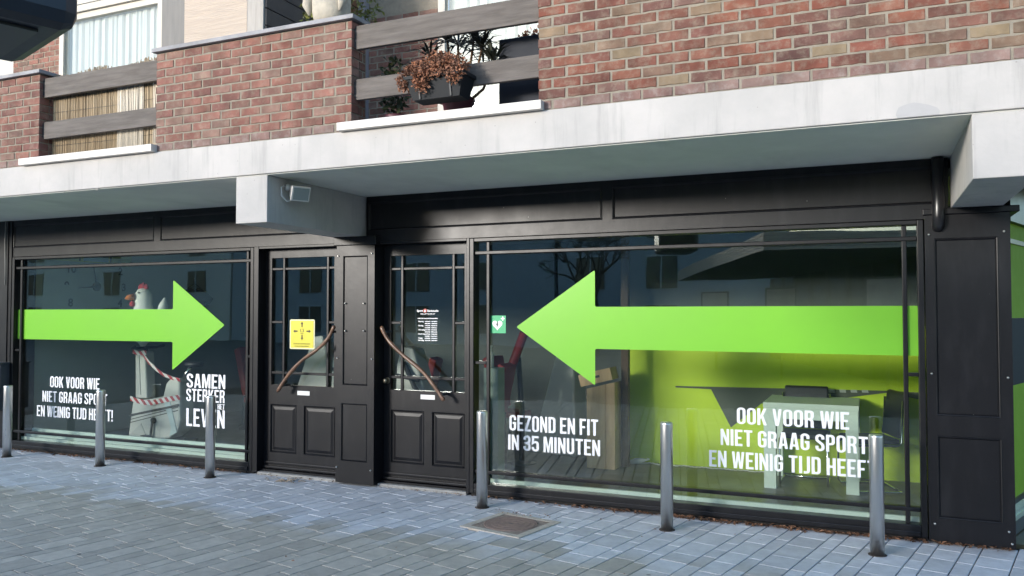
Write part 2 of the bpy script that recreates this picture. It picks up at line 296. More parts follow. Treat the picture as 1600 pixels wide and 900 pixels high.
def glyphs():
    w, s = WD, ST; h = s / 2; r = w / 2; c = r - h; G = {}
    ce = w - s / 2
    G['O'] = ([rrect(0, 0, w, 1, r * 0.95), rrect(s, s * 0.9, w - s, 1 - s * 0.9, c - h + 0.001)], w)
    G['I'] = ([[(0, 0), (s, 0), (s, 1), (0, 1)]], s)
    G['E'] = ([[(0, 0), (0.36, 0), (0.36, s), (s, s), (s, .435), (.31, .435), (.31, .565), (s, .565), (s, 1 - s), (.36, 1 - s), (.36, 1), (0, 1)]], .36)
    G['F'] = ([[(0, 0), (s, 0), (s, .42), (.30, .42), (.30, .55), (s, .55), (s, 1 - s), (.35, 1 - s), (.35, 1), (0, 1)]], .35)
    G['L'] = ([[(0, 0), (.34, 0), (.34, s), (s, s), (s, 1), (0, 1)]], .34)
    G['T'] = ([[(.13, 0), (.13 + s, 0), (.13 + s, 1 - s), (.395, 1 - s), (.395, 1), (0, 1), (0, 1 - s), (.13, 1 - s)]], .395)
    G['H'] = ([[(0, 0), (s, 0), (s, .43), (w - s, .43), (w - s, 0), (w, 0), (w, 1), (w - s, 1), (w - s, .57), (s, .57), (s, 1), (0, 1)]], w)
    G['N'] = ([[(0, 0), (.12, 0), (.12, .58), (.29, 0), (.41, 0), (.41, 1), (.29, 1), (.29, .45), (.125, 1), (0, 1)]], .41)
    G['M'] = ([[(0, 0), (.12, 0), (.12, .68), (.21, 0), (.31, 0), (.40, .68), (.40, 0), (.52, 0), (.52, 1), (.36, 1), (.26, .36), (.16, 1), (0, 1)]], .52)
    G['V'] = ([[(.13, 0), (.28, 0), (.41, 1), (.275, 1), (.205, .28), (.135, 1), (0, 1)]], .41)
    G['W'] = ([[(.09, 0), (.235, 0), (.295, .55), (.355, 0), (.50, 0), (.59, 1), (.465, 1), (.42, .33), (.355, 1), (.235, 1), (.17, .33), (.125, 1), (0, 1)]], .59)
    G['Z'] = ([[(0, 0), (.37, 0), (.37, s), (.15, s), (.37, .87), (.37, 1), (.01, 1), (.01, 1 - s), (.215, 1 - s), (0, .13)]], .37)
    G['K'] = ([[(0, 0), (s, 0), (s, .33), (.175, .43), (.285, 0), (.425, 0), (.265, .57), (.415, 1), (.28, 1), (s, .56), (s, 1), (0, 1)]], .425)
    G['A'] = ([[(0, 0), (.125, 0), (.145, .18), (.275, .18), (.295, 0), (.43, 0), (.305, 1), (.125, 1)], [(.162, .31), (.262, .31), (.212, .76)]], .43)
    G['D'] = ([[(0, 0)] + arc(w - r * .9, r * .9, r * .9, -90, 0) + arc(w - r * .9, 1 - r * .9, r * .9, 0, 90) + [(0, 1)],
               [(s, s)] + arc(w - s - .07, s + .07, .07, -90, 0, 4) + arc(w - s - .07, 1 - s - .07, .07, 0, 90, 4) + [(s, 1 - s)]], w)
    G['P'] = ([[(0, 0), (s, 0), (s, .39)] + arc(.385 - .17, .56, .17, -90, 0) + arc(.385 - .17, .83, .17, 0, 90) + [(0, 1)],
               [(s, .52)] + arc(.19, .58, .06, -90, 0, 4) + arc(.19, .81, .06, 0, 90, 4) + [(s, .87)]], .385)
    G['R'] = ([[(0, 0), (s, 0), (s, .43), (.19, .43), (.255, .36), (.255, .10), (.27, 0), (.41, 0), (.39, .09), (.39, .36), (.33, .49)] + arc(.395 - .16, .66, .16, -50, 0) + arc(.395 - .16, .84, .16, 0, 90) + [(0, 1)],
               [(s, .56)] + arc(.20, .62, .06, -90, 0, 4) + arc(.20, .81, .06, 0, 90, 4) + [(s, .87)]], .41)
    G['U'] = ([stroke([(h, 1)] + arc(r, r - .005, c, 180, 360, 12) + [(w - h, 1)])], w)
    G['J'] = ([stroke([(0, h)] + arc(.11, h + .10, .10, -90, 0, 5) + [(.21, 1)])], .28)
    G['S'] = ([stroke([(w - h, .70)] + arc(r, 1 - h - c, c, 0, 180, 10) + [(h, .72), (h + .02, .62), (w - h - .02, .40), (w - h, .30)] + arc(r, h + c, c, 0, -180, 10) + [(h, .31)])], w)
    G['G'] = ([stroke([(w - h, .68)] + arc(r, 1 - h - c, c, 0, 180, 10) + arc(r, h + c, c, 180, 360, 10) + [(w - h, .485), (r - .01, .485)])], w)
    G['3'] = ([stroke([(h, .72)] + arc(r, 1 - h - c, c, 180, 0, 10) + [(w - h, .66), (w - h - .03, .57), (r - .03, .51), (w - h - .03, .45), (w - h, .36)] + arc(r, h + c, c, 0, -180, 10) + [(h, .30)])], w)
    G['5'] = ([stroke([(w - .02, 1 - h), (h, 1 - h), (h, .55), (h + .05, .60)] + arc(r, .60 - .12, c, 70, 0, 5) + arc(r, h + c, c, 0, -180, 10) + [(h, .28)])], w)
    G['!'] = ([[(.01, .30), (.125, .30), (s, 1), (0, 1)], [(0, 0), (s, 0), (s, .17), (0, .17)]], s)
    G[' '] = ([], .12)
    return G
GL = glyphs()
def cap_line(txt, x0, x1, z0, z1, y, parent, m=VINYL):
    adv, tot = [], 0
    for i, ch in enumerate(txt): adv.append(tot); tot += GL[ch][1] + (0.07 if i < len(txt) - 1 else 0)
    sx = (x1 - x0) / tot; sz = z1 - z0; sp = []
    for a, ch in zip(adv, txt):
        for poly in GL[ch][0]: sp.append([((a + px) * sx, pz * sz) for px, pz in poly])
    return flat_obj('text_line', curve_mesh(sp, 0.0006, 'text_line'), m, (x0, y, z0), parent)

def panelled(x0, x1, z0, z1, yf, yb, panels, name, m, parent, depth=0.014, bevel=0.018, raised=True):
    """a board with sunk panels: the board itself (cells between panels) and one mesh for each panel"""
    xs = sorted({x0, x1, *[p[0] for p in panels], *[p[1] for p in panels]}); zs = sorted({z0, z1, *[p[2] for p in panels], *[p[3] for p in panels]})
    mb = MB()
    for a, b in zip(xs, xs[1:]):
        for c, d in zip(zs, zs[1:]):
            mx, mz = (a + b) / 2, (c + d) / 2
            if any(p[0] < mx < p[1] and p[2] < mz < p[3] for p in panels): continue
            mb.quad((a, yf, c), (b, yf, c), (b, yf, d), (a, yf, d))
    mb.quad((x0, yb, z0), (x0, yf, z0), (x0, yf, z1), (x0, yb, z1)); mb.quad((x1, yf, z0), (x1, yb, z0), (x1, yb, z1), (x1, yf, z1))
    mb.quad((x0, yf, z1), (x1, yf, z1), (x1, yb, z1), (x0, yb, z1)); mb.quad((x0, yb, z0), (x1, yb, z0), (x1, yf, z0), (x0, yf, z0)); mb.quad((x1, yb, z0), (x0, yb, z0), (x0, yb, z1), (x1, yb, z1))
    me = bpy.data.meshes.new(name); off = wloc(parent)
    me.from_pydata([(a - off.x, b - off.y, c - off.z) for a, b, c in mb.v], [], mb.f); me.materials.append(m)
    o = bpy.data.objects.new(name, me); COL.objects.link(o); o.parent = parent
    for p in panels:
        a, b, c, d = p; q = MB()
        rings = [(0, yf), (0.006, yf - 0.005), (bevel * .55, yf - 0.003), (bevel, yf + depth)]
        if raised: rings += [(bevel + 0.012, yf + depth), (bevel + 0.04, yf + 0.004)]
        for (i0, ya), (i1, yb2) in zip(rings, rings[1:]):
            A = [(a + i0, ya, c + i0), (b - i0, ya, c + i0), (b - i0, ya, d - i0), (a + i0, ya, d - i0)]; C2 = [(a + i1, yb2, c + i1), (b - i1, yb2, c + i1), (b - i1, yb2, d - i1), (a + i1, yb2, d - i1)]
            for k in range(4): q.quad(A[k], A[(k + 1) % 4], C2[(k + 1) % 4], C2[k])
        i, y = rings[-1]; q.quad((a + i, y, c + i), (b - i, y, c + i), (b - i, y, d - i), (a + i, y, d - i))
        me = bpy.data.meshes.new('panel'); me.from_pydata([(u - off.x, v - off.y, w_ - off.z) for u, v, w_ in q.v], [], q.f); me.materials.append(m)
        po = bpy.data.objects.new('panel', me); COL.objects.link(po); po.parent = parent
    return o
def bolt(x, y, z, parent, m=None):
    mb = MB(); mb.tube([(x, y, z), (x, y - .006, z), (x, y - .012, z), (x, y - .015, z)], [.009, .009, .007, .003], 10); mb.build('bolt', m or STEEL, parent)

# ================================================================== THE SETTING
g = MB().quad((-400, -400, -0.05), (400, -400, -0.05), (400, 400, -0.05), (-400, 400, -0.05)).build('ground', mat('street_grey', (0.16, 0.155, 0.145), 0.85, var=0.3, vscale=0.6, bump=0.3))
struct(g)
bed = MB().quad((-13.5, -8.0, -0.016), (4.5, -8.0, -0.016), (4.5, 4.8, -0.016), (-13.5, 4.8, -0.016)).build('pavement', mat('joint_sand', (0.065, 0.055, 0.045), 0.95, var=0.4, vscale=20, bump=0.5))
struct(bed)
# --- pavers: rows of three widths, laid 12.5 degrees off the facade normal
PA = R(12.5); pd = Vector((math.sin(PA), math.cos(PA), 0)); pp = Vector((math.cos(PA), -math.sin(PA), 0))
PM, PMI = paver_mat('paver', False), paver_mat('paver_joined', True)
rng = random.Random(11)
CAMP = Vector((0, -6.853, 1.70)); ya = R(23.77); pt = R(1.753)
FW = Vector((-math.sin(ya) * math.cos(pt), math.cos(ya) * math.cos(pt), math.sin(pt))); RT = Vector((math.cos(ya), math.sin(ya), 0)); UPV = RT.cross(FW)
def seen_size(p, a):
    """how large a piece of area a shows from the street side (0 when outside the view)"""
    v = p - CAMP; d = v.dot(FW)
    if d < 0.3: return 0
    if abs(v.dot(RT) / d) > 0.66 or abs(v.dot(UPV) / d) > 0.39: return 0
    return a / d ** 3
MAN_C = Vector((-2.67, -0.815, 0)); MAN_H = 0.29
pieces = []
u = -13.5; k = 0; seqw = [0.213, 0.107, 0.165, 0.107]
while u < 6.5:
    w = seqw[k % 4]; k += 1; t = -9.0 + rng.random() * 0.3
    while t < 3.2:
        l = rng.choice([0.205, 0.265, 0.265, 0.325]); c = pp * (u + w / 2) + pd * (t + l / 2)
        if -13 < c.x < 4.2 and -7.8 < c.y < 0.10 and not (c.x > 1.15 and c.y > 0.05):
            d = c - MAN_C
            if not (abs(d.dot(pp)) < MAN_H - .02 and abs(d.dot(pd)) < MAN_H - .02): pieces.append((seen_size(c, w * l), c, w, l))
        t += l
    u += w
pieces.sort(key=lambda q: -q[0])
pmesh = {}
def paver_geo(mb, c, w, l, z):
    j = 0.004; b = 0.0025
    W2, L2 = w / 2 - j, l / 2 - j
    P = lambda a, q, h: c + pp * a + pd * q + Vector((0, 0, h + z))
    i = len(mb.v)
    for inset, h in ((0, -0.04), (0, -b), (b, 0)):
        for sa, sq in ((-1, -1), (1, -1), (1, 1), (-1, 1)): mb.v.append(tuple(P(sa * (W2 - inset), sq * (L2 - inset), h)))
    for r_ in (0, 4):
        for q in range(4): mb.f.append((i + r_ + q, i + r_ + (q + 1) % 4, i + r_ + 4 + (q + 1) % 4, i + r_ + 4 + q))
    mb.f.append((i + 8, i + 9, i + 10, i + 11))
rest = MB()
for n_, (sz, c, w, l) in enumerate(pieces):
    z = rng.uniform(-0.0008, 0.0008)
    if n_ < 295 and sz > 0:
        key = (w, l)
        if key not in pmesh:
            mb = MB(); paver_geo(mb, Vector((0, 0, 0)), w, l, 0); pmesh[key] = mb.mesh('paver'); pmesh[key].materials.append(PM)
        o = bpy.data.objects.new('paver', pmesh[key]); COL.objects.link(o); o.parent = bed; o.location = (c.x, c.y, z)
        o.rotation_euler = (rng.uniform(-.002, .002), rng.uniform(-.002, .002), rng.uniform(-.004, .004))
    else: paver_geo(rest, c, w, l, z)
ro = rest.build('pavers', PMI, bed); ro['kind'] = 'stuff'

# --- room behind the shop front
fl = B(-10.0, -2.6, 0.10, 4.4, -0.012, 0.02).build('floor', mat('dark_gym_floor', (0.085, 0.09, 0.086), 0.35, var=0.3, vscale=2)); struct(fl)
fr_ = B(-2.598, 1.75, 0.10, 2.25, -0.012, 0.021).build('floor_right', mat('brown_floor_lit_tone', (0.15, 0.125, 0.065), 0.35, var=0.25, vscale=2.5)); struct(fr_)  # brighter olive brown: sun and green wall bounce put into the floor colour
struct(B(-10.2, -2.6, 4.4, 4.55, -0.01, 2.86).build('wall_back', DARKWALL))
struct(B(-10.15, -9.95, 0.10, 4.4, -0.01, 2.86).build('wall_left', GREYWALL))
struct(B(-2.68, -2.6, 2.36, 4.4, 0.0, 2.86).build('wall_side', DARKWALL))
struct(B(-2.6, 1.0, 2.20, 2.35, 0.0, 1.56).build('wall_green', GREENWALL)); struct(B(-2.6, 1.0, 2.215, 2.35, 1.5605, 2.86).build('wall_upper', DARKWALL)); struct(B(1.0005, 1.9, 2.20, 2.35, 0.0, 2.86).build('wall_corner', GREENWALL))
struct(B(-9.95, 1.8, 0.12, 4.4, 2.74, 2.80).build('ceiling', mat('ceiling_grey', (0.30, 0.30, 0.28), 0.9)))

# ================================================================== CONCRETE CANOPY
can = thing('concrete_canopy', (-4.5, -0.7, 2.46), 'long white painted concrete canopy slab above the shop front with two beams', 'canopy')
B(-15, 4, -1.477, 1.3, 2.865, 3.145).build('fascia_slab', PLASTER, can, bev=0.006)
B(-15, 4, -1.455, 0.0, 2.858, 2.8648).build('soffit', SOFFIT, can)
for x0, x1, zb in ((-4.947, -4.612, 2.459), (0.55, 0.885, 2.478)):
    B(x0, x1, -1.462, 0.02, zb, 2.8575).build('beam', PLASTER, can, bev=0.006)
# repaired patches, hairline joints and drips on the fascia: thin skins of filler
patch = mat('repair_filler', (0.38, 0.37, 0.37), 0.85, var=0.06, vscale=10)
def blob(cx, cz, rx, rz, n=26, flat=False, seed=0):
    rg = random.Random(seed); pts = []
    for q in range(n):
        a = 2 * math.pi * q / n; rr = 1 + 0.09 * math.sin(3 * a + seed) + rg.uniform(-.04, .04); pts.append((cx + rx * rr * math.cos(a), max(cz + rz * rr * math.sin(a), 2.868) if flat else cz + rz * rr * math.sin(a)))
    return pts
MB().prism(blob(0.26, 2.868, 0.115, 0.085, flat=True, seed=1), -1.4785, -1.4765).build('patch', patch, can)
for x in (-4.9, -1.26): B(x, x + .004, -1.4782, -1.4768, 2.87, 3.14).build('joint', mat('joint_grey', (0.45, 0.44, 0.42), .9), can)
for x in (-7.06, -6.62, -6.605): MB().tube([(x, -1.466, 2.866), (x, -1.466, 2.855), (x + .002, -1.466, 2.84)], [.006, .004, .001], 6).build('drip', PLASTER, can)

# ================================================================== BRICKWORK
CO, BL, JT = 0.0745, 0.2165, 0.0125
bmeshes = []
def brick_variant(seed, L_, D_=0.10):
    rg = random.Random(seed); mb = MB(); h = CO - JT; nx = 5; pts = []
    # front face as a slightly uneven outline with rounded edge
    out = []
    for q in range(nx + 1): out.append((-L_ / 2 + L_ * q / nx, -h / 2 + rg.uniform(-.0025, .0025)))
    for q in range(nx + 1): out.append((L_ / 2 - L_ * q / nx, h / 2 + rg.uniform(-.0025, .0025)))
    n = len(out); i = len(mb.v)
    cen = (0, 0)
    for sc, y in ((1.0, D_), (1.0, 0.004), (0.985, 0.0)):
        for x, z in out:
            dx = 0.003 if sc < 1 else 0
            mb.v.append((x - math.copysign(dx, x), y + (rg.uniform(-.0008, .0008) if sc < 1 else 0), z - math.copysign(dx, z)))
    for r_ in (0, n):
        for q in range(n): mb.f.append((i + r_ + q, i + r_ + (q + 1) % n, i + r_ + n + (q + 1) % n, i + r_ + n + q))
    mb.f.append(tuple(range(i + 2 * n, i + 3 * n)))
    return mb.mesh('brick')
BVAR = {}
def brick_mesh(L_, m, D_=0.10):
    key = (round(L_, 2), m.name, D_, rng.randrange(4))
    if key not in BVAR: BVAR[key] = brick_variant(hash(key[0]) % 97 + key[3] * 7, round(L_, 2), D_); BVAR[key].materials.append(m)
    return BVAR[key]
def lay(parent, x0, x1, z0, rows, yf, m, first=None, odd=0, side=None, depth=0.2):
    base = wloc(parent)
    for r_ in range(rows):
        z = z0 + r_ * CO + CO / 2; mm = first if (first and r_ == 0) else m
        off = BL / 2 if (r_ + odd) % 2 else 0
        x = x0
        cuts = [x0]; xx = x0 + (off if off else BL)
        while xx < x1 - 0.045: cuts.append(xx); xx += BL
        cuts.append(x1)
        for a, b in zip(cuts, cuts[1:]):
            if b - a < 0.03: continue
            o = bpy.data.objects.new('brick', brick_mesh(b - a - JT, mm)); COL.objects.link(o); o.parent = parent
            c = Vector(((a + b) / 2, yf + rng.uniform(-.002, .002), z + rng.uniform(-.0015, .0015)))
            if a == x0: c.x -= JT / 2
            if b == x1: c.x += JT / 2
            o.location = c - base; o.rotation_euler = (0, rng.uniform(-.006, .006), rng.uniform(-.004, .004))
        if side:      # the return of the pier: bricks seen end-on along its depth
            for s_, xs in side:
                segs = [(0.105, depth)] if (r_ + odd) % 2 else [(0.105, depth * .78), (depth * .78 + JT, depth)]
                for (q0, q1) in segs:
                    o = bpy.data.objects.new('brick', brick_mesh(q1 - q0 - JT, mm)); COL.objects.link(o); o.parent = parent
                    o.location = Vector((xs, yf + (q0 + q1) / 2, z)) - base; o.rotation_euler = (0, 0, R(90) if s_ > 0 else R(-90))
YB = -1.466
def parapet(x0, x1, ztop, rows, label, m, cop=True, side=None):
    p = thing('brick_parapet', ((x0 + x1) / 2, -1.36, 3.145), label, 'brick wall')
    B(x0 + .006, x1 - .006, YB + 0.005, YB + 0.21, 3.1452, 3.145 + rows * CO).build('mortar', MORTAR, p)
    lay(p, x0, x1, 3.147, rows, YB, m, BRICK_SMEAR, side=side)
    if cop: B(x0 - .03, x1 + .035, YB - .035, YB + .25, 3.147 + rows * CO + .004, 3.147 + rows * CO + .040).build('coping', COPING, p, bev=0.004)
    return p
parapet(-8.75, -7.43, 4.05, 12, 'red brick parapet pier at the far left edge, left of the reed screen', BRICK_SOFT, side=[(1, -7.43)])
parapet(-5.88, -3.772, 4.05, 12, 'pink red brick parapet with grey coping between the two balcony openings', BRICK_SOFT, side=[(1, -3.772)])
wl = thing('brick_wall', (-0.3, -1.36, 3.145), 'mixed red and tan brick wall above the white fascia on the right', 'brick wall')
B(-2.16, 4, YB + 0.005, YB + 0.21, 3.1452, 5.2).build('mortar', MORTAR, wl)
lay(wl, -2.166, 1.35, 3.147, 15, YB, BRICK_MIX, BRICK_SMEAR, odd=1)

# white sills and weathered railings in the two balcony openings
for x0, x1, lb in ((-7.632, -5.866, 'white painted sill strip under the reed screen'), (-3.868, -2.122, 'white painted sill strip below the hanging flower box')):
    tag(B(x0, x1, -1.53, -1.34, 3.1455, 3.211).build('balcony_sill', WHITE, bev=0.004), lb, 'sill')
def railing(x0, x1, label):
    t = thing('balcony_railing', ((x0 + x1) / 2, -1.38, 3.4), label, 'railing')
    for z0, z1 in ((3.815, 4.005), (3.405, 3.572)):
        B(x0 + .01, x1 - .002, -1.425, -1.385, z0, z1).build('plank', GREYWOOD, t, bev=0.004)
        B(x0 + .001, x0 + .012, -1.43, -1.36, z0 + .02, z1 - .02).build('bracket', DARK, t)
    return t
railing(-7.43, -5.88, 'two weathered grey planks across the opening in front of the reed screen')
railing(-3.772, -2.166, 'two weathered grey planks across the opening holding the flower box')

# reed screen
rs = thing('reed_screen', (-6.66, -1.33, 3.21), 'tan reed screen tied behind the grey planks of the left balcony', 'reed screen')
mb = MB(); rg = random.Random(5)
for lay_y in (-1.335, -1.322):
  x = -7.41 + rg.random() * .004
  while x < -5.895:
    top = 4.03 + rg.uniform(-.03, .035) + 0.02 * math.sin(x * 9); r_ = rg.uniform(.0032, .0055); lean = rg.uniform(-.006, .006)
    mb.tube([(x, lay_y + rg.uniform(-.004, .004), 3.20), (x + lean, lay_y + rg.uniform(-.003, .003), 3.6), (x + lean * 2, lay_y, top)], r_, 5); x += r_ * 1.7
pale = MB()
for x0_, x1_ in ((-6.50, -6.17), (-6.04, -5.93)):
    x = x0_
    while x < x1_:
        r_ = rg.uniform(.003, .005); pale.tube([(x, -1.346, 3.20), (x + rg.uniform(-.004, .004), -1.347, 3.6), (x + rg.uniform(-.008, .008), -1.346, 4.0 + rg.uniform(-.03, .04))], r_, 5); x += r_ * rg.uniform(1.9, 3.2)
po_ = pale.build('pale_reeds', mat('backlit_reed_tone', (0.62, 0.55, 0.45), 0.7, obrand=0.3, island=True), rs); po_['kind'] = 'stuff'  # pale tone: sunlight shining through the screen, put into the reed colour
ro = mb.build('reeds', mat('reed', (0.38, 0.30, 0.20), 0.7, col2=(0.27, 0.195, 0.115), vscale=3, obrand=0.45, island=True, stretch=(1, 1, .4)), rs); ro['kind'] = 'stuff'
for z in (3.35, 3.68, 3.9): MB().tube([(-7.40, -1.345, z), (-6.6, -1.347, z - .01), (-5.9, -1.345, z)], .0015, 5).build('binding_wire', DARK, rs)

# ================================================================== UPPER STOREY behind the balconies (y = 1.0)
def up_wall(x0, x1, rows, label, z0=4.0):
    p = thing('brick_wall', ((x0 + x1) / 2, 1.05, 3.145), label, 'brick wall')
    B(x0, x1, 1.005, 1.2, 3.1452, 5.989).build('mortar', MORTAR, p)
    lay(p, x0, x1, z0, rows, 1.0, BRICK_SOFT)
    return p
up_wall(-11.4, -10.42, 22, 'strip of brick house wall left of the large upper window', 4.0)
up_wall(-5.36, -4.36, 24, 'strip of brick house wall behind the spiky balcony plants', 3.3)
def upwin(x0, x1, z0, z1, label):
    t = thing('upper_window', ((x0 + x1) / 2, 1.02, z0), label, 'window')
    fm = MB(); f = .085
    for a in ((x0, x0 + f, z0, z1), (x1 - f, x1, z0, z1), (x0 + f, x1 - f, z0, z0 + f), (x0 + f, x1 - f, z1 - f, z1)): fm.box(a[0], a[1], 0.97, 1.06, a[2], a[3])
    fm.build('frame', BEIGEFRAME, t)
    B(x0 + f, x1 - f, 1.0, 1.006, z0 + f, z1 - f).build('pane', GLASS_UP, t)
    cu = MB(); n = 90
    for q in range(n):
        a, b = x0 + f + (x1 - x0 - 2 * f) * q / n, x0 + f + (x1 - x0 - 2 * f) * (q + 1) / n
        ya_, yb_ = [1.07 + .012 * math.sin(v * 42) + .007 * math.sin(v * 97) for v in (a, b)]
        cu.smooth.add(len(cu.f)); cu.quad((a, ya_, z0 + .1), (b, yb_, z0 + .1), (b, yb_, z1 - .04), (a, ya_, z1 - .04))
    cu.build('curtain', CURTAIN, t)
    B(x0 - .02, x1 + .02, .93, 1.08, z1 + .002, z1 + .09).build('blind_box', BEIGEFRAME, t)
    return t
upwin(-10.40, -8.45, 3.35, 5.86, 'large upper window with bright white curtain above the reed screen')
upwin(-4.34, -1.9, 3.30, 5.9, 'upper window with white curtain behind the flower box')
struct(B(-13, 4, .98, 1.2, 5.99, 8.0).build('upper_wall', BEIGEFRAME))
struct(B(-13, -11.4, 1.0, 1.2, 3.1455, 5.989).build('upper_wall', BEIGEFRAME))
struct(B(-8.45, -5.36, 1.0, 1.2, 3.1455, 5.989).build('upper_wall', DARKWALL)); struct(B(-1.9, 4, 1.0, 1.2, 3.1455, 5.989).build('upper_wall', MORTAR))
# grey wind-break cabinet on the balcony, with a cream blind in front and dark boards along its side
cb = thing('balcony_cabinet', (-6.07, -0.25, 3.145), 'tall grey balcony cabinet with cream woven blind, behind the brick parapet', 'cabinet')
B(-6.76, -5.40, -0.60, 0.99, 3.1456, 5.7).build('body', mat('grey_panel', (0.17, 0.165, 0.16), .7, var=.15, vscale=4, stretch=(5, 5, .5)), cb)
blm = mat('cream_woven_blind', (0.45, 0.38, 0.32), .8, bump=.8, bscale=26, stretch=(.25, 1, 4), var=.12, vscale=9)
B(-6.42, -5.60, -0.625, -0.602, 4.2, 5.7).build('blind', blm, cb)
B(-5.60, -5.40, -0.622, -0.601, 3.15, 5.7).build('door_post', mat('pale_wood_post', (0.36, 0.34, 0.32), .7, var=.2, vscale=6, stretch=(6, 6, .5)), cb)
for q in range(15): B(-5.399, -5.380, -0.60, 0.99, 3.16 + q * .17, 3.16 + q * .17 + .160).build('board', mat('charcoal_boards', (0.045, 0.045, 0.05), .6, var=.2), cb, bev=.004)
ws = thing('wooden_screen', (-5.25, .6, 3.145), 'brown board screen beside the stone penguin', 'screen')
for q in range(15): B(-5.372, -5.352, .12, .93, 3.16 + q * .17, 3.16 + q * .17 + .155).build('board', mat('brown_boards', (0.22, 0.10, 0.05), .6, var=.3, vscale=5), ws)
B(-5.36, -5.26, .92, .998, 3.15, 5.7).build('post', mat('lilac_grey_post', (0.30, 0.28, 0.30), .7, var=.2), ws)

# stone penguin and small bush on the parapet
pg = thing('penguin_statue', (-4.06, -1.36, 4.083), 'pale stone penguin statue standing on the brick parapet coping', 'statue')
STONE = mat('pale_stone', (0.50, 0.45, 0.37), .85, col2=(0.36, 0.33, 0.28), vscale=7, bump=.4, bscale=50)
mb = MB(); mb.lathe((-4.06, -1.345, 4.082), [(.10, 0), (.145, .02), (.165, .10), (.168, .2), (.15, .32), (.115, .43), (.075, .50), (.07, .55), (.085, .60), (.085, .66), (.06, .71), (.02, .73)], 24, .85)
mb.tube([(-4.06, -1.41, 4.71), (-4.05, -1.5, 4.70)], [.025, .006], 8)
mb.build('body', STONE, pg)
for s_ in (-1, 1):
    mb = MB(); mb.tube([(-4.06 + s_ * .12, -1.40, 4.49), (-4.06 + s_ * .165, -1.42, 4.36), (-4.06 + s_ * .175, -1.43, 4.24), (-4.06 + s_ * .15, -1.44, 4.15)], [.02, .045, .045, .008], 10); mb.build('wing', STONE, pg)
def leaf_cloud(mb, c, rad, n, ln, wd, rg, droop=0.0, upb=0.3):
    for _ in range(n):
        while True:
            p = Vector((rg.uniform(-1, 1), rg.uniform(-1, 1), rg.uniform(-1, 1)))
            if p.length < 1: break
        p = Vector(c) + Vector((p.x * rad[0], p.y * rad[1], p.z * rad[2])); d = Vector((rg.gauss(0, 1), rg.gauss(0, 1), rg.gauss(upb, .8) - droop)).normalized()
        s_ = d.cross(Vector((rg.gauss(0, 1), rg.gauss(0, 1), rg.gauss(0, 1)))).normalized(); L_ = ln * rg.uniform(.6, 1.3); w_ = wd * rg.uniform(.7, 1.2); nrm = d.cross(s_) * L_ * .12
        mb.quad(p, p + d * L_ * .5 + s_ * w_ + nrm, p + d * L_, p + d * L_ * .5 - s_ * w_ + nrm)
def spiky(mb, c, n, ln, rg):
    c = Vector(c)
    for _ in range(n):
        a = rg.uniform(0, 6.283); e = rg.uniform(-.15, 1.2); d = Vector((math.cos(a) * math.cos(e), math.sin(a) * math.cos(e), math.sin(e))); s_ = d.cross(Vector((0, 0, 1))).normalized() * .011; L_ = ln * rg.uniform(.7, 1.2)
        m_ = c + d * L_ * .55; t_ = c + d * L_ + Vector((0, 0, -L_ * .28))
        mb.quad(c - s_ * .5, c + s_ * .5, m_ + s_, m_ - s_); mb.quad(m_ - s_, m_ + s_, t_)
rg = random.Random(3)
bu = thing('balcony_bush', (-4.42, -1.15, 3.15), 'small yellow green bush behind the stone penguin', 'plant')
mb = MB(); leaf_cloud(mb, (-4.42, -1.12, 4.25), (.10, .08, .28), 240, .05, .014, rg); leaf_cloud(mb, (-3.98, -1.05, 4.3), (.22, .08, .22), 200, .05, .014, rg)
o = mb.build('leaves', mat('olive_leaf', (0.16, 0.17, 0.035), .5, var=.3, obrand=.35, island=True), bu); o['kind'] = 'stuff'
mb = MB(); mb.tube([(-4.42, -1.12, 3.15), (-4.41, -1.12, 3.8), (-4.43, -1.12, 4.2)], [.014, .01, .005], 7); mb.tube([(-4.42, -1.12, 3.6), (-4.2, -1.08, 4.0), (-3.98, -1.05, 4.3)], [.01, .008, .004], 7); mb.build('stem', WOODDARK, bu)

# hanging flower box
fb = thing('flower_box', (-2.9, -1.52, 3.29), 'dark plastic flower box of withered orange brown blooms on the grey plank', 'flower box')
mb = MB(); i = 0
T = [(-3.18, -1.635), (-2.69, -1.635), (-2.69, -1.428), (-3.18, -1.428)]; Bt = [(-3.125, -1.60), (-2.735, -1.60), (-2.735, -1.44), (-3.125, -1.44)]
for q in range(4):
    a, b = q, (q + 1) % 4; mb.quad((*Bt[a], 3.29), (*Bt[b], 3.29), (*T[b], 3.465), (*T[a], 3.465))
mb.quad(*[(*p, 3.29) for p in Bt]); mb.quad(*[(*p, 3.445) for p in T]); mb.build('box', mat('anthracite_plastic', (0.012, 0.014, 0.017), .6, spec=.2), fb)
mb = MB()
for q in range(4):
    a, b = Vector((*T[q], 3.455)), Vector((*T[(q + 1) % 4], 3.455)); d = (b - a).normalized(); mb.obox((a + b) / 2, (b - a) / 2 + d * .006, Vector((-d.y, d.x, 0)) * .008, (0, 0, .013))
mb.build('rim', MATS['anthracite_plastic'], fb)
for x in (-3.06, -2.80): MB().obox((x, -1.621, 3.377), (.006, 0, 0), (0, .006, 0), (0, -.017, .083)).build('rib', DARK, fb)
mb = MB()
for c, rad, n in (((-3.09, -1.56, 3.51), (.14, .10, .08), 800), ((-2.83, -1.55, 3.53), (.15, .10, .09), 850), ((-2.96, -1.5, 3.59), (.15, .09, .075), 600), ((-3.20, -1.60, 3.44), (.07, .05, .08), 320), ((-2.76, -1.64, 3.45), (.08, .03, .08), 320), ((-3.03, -1.655, 3.41), (.07, .022, .09), 300), ((-2.93, -1.64, 3.46), (.12, .03, .04), 250)): leaf_cloud(mb, c, rad, n, .024, .0095, rg, droop=.3)
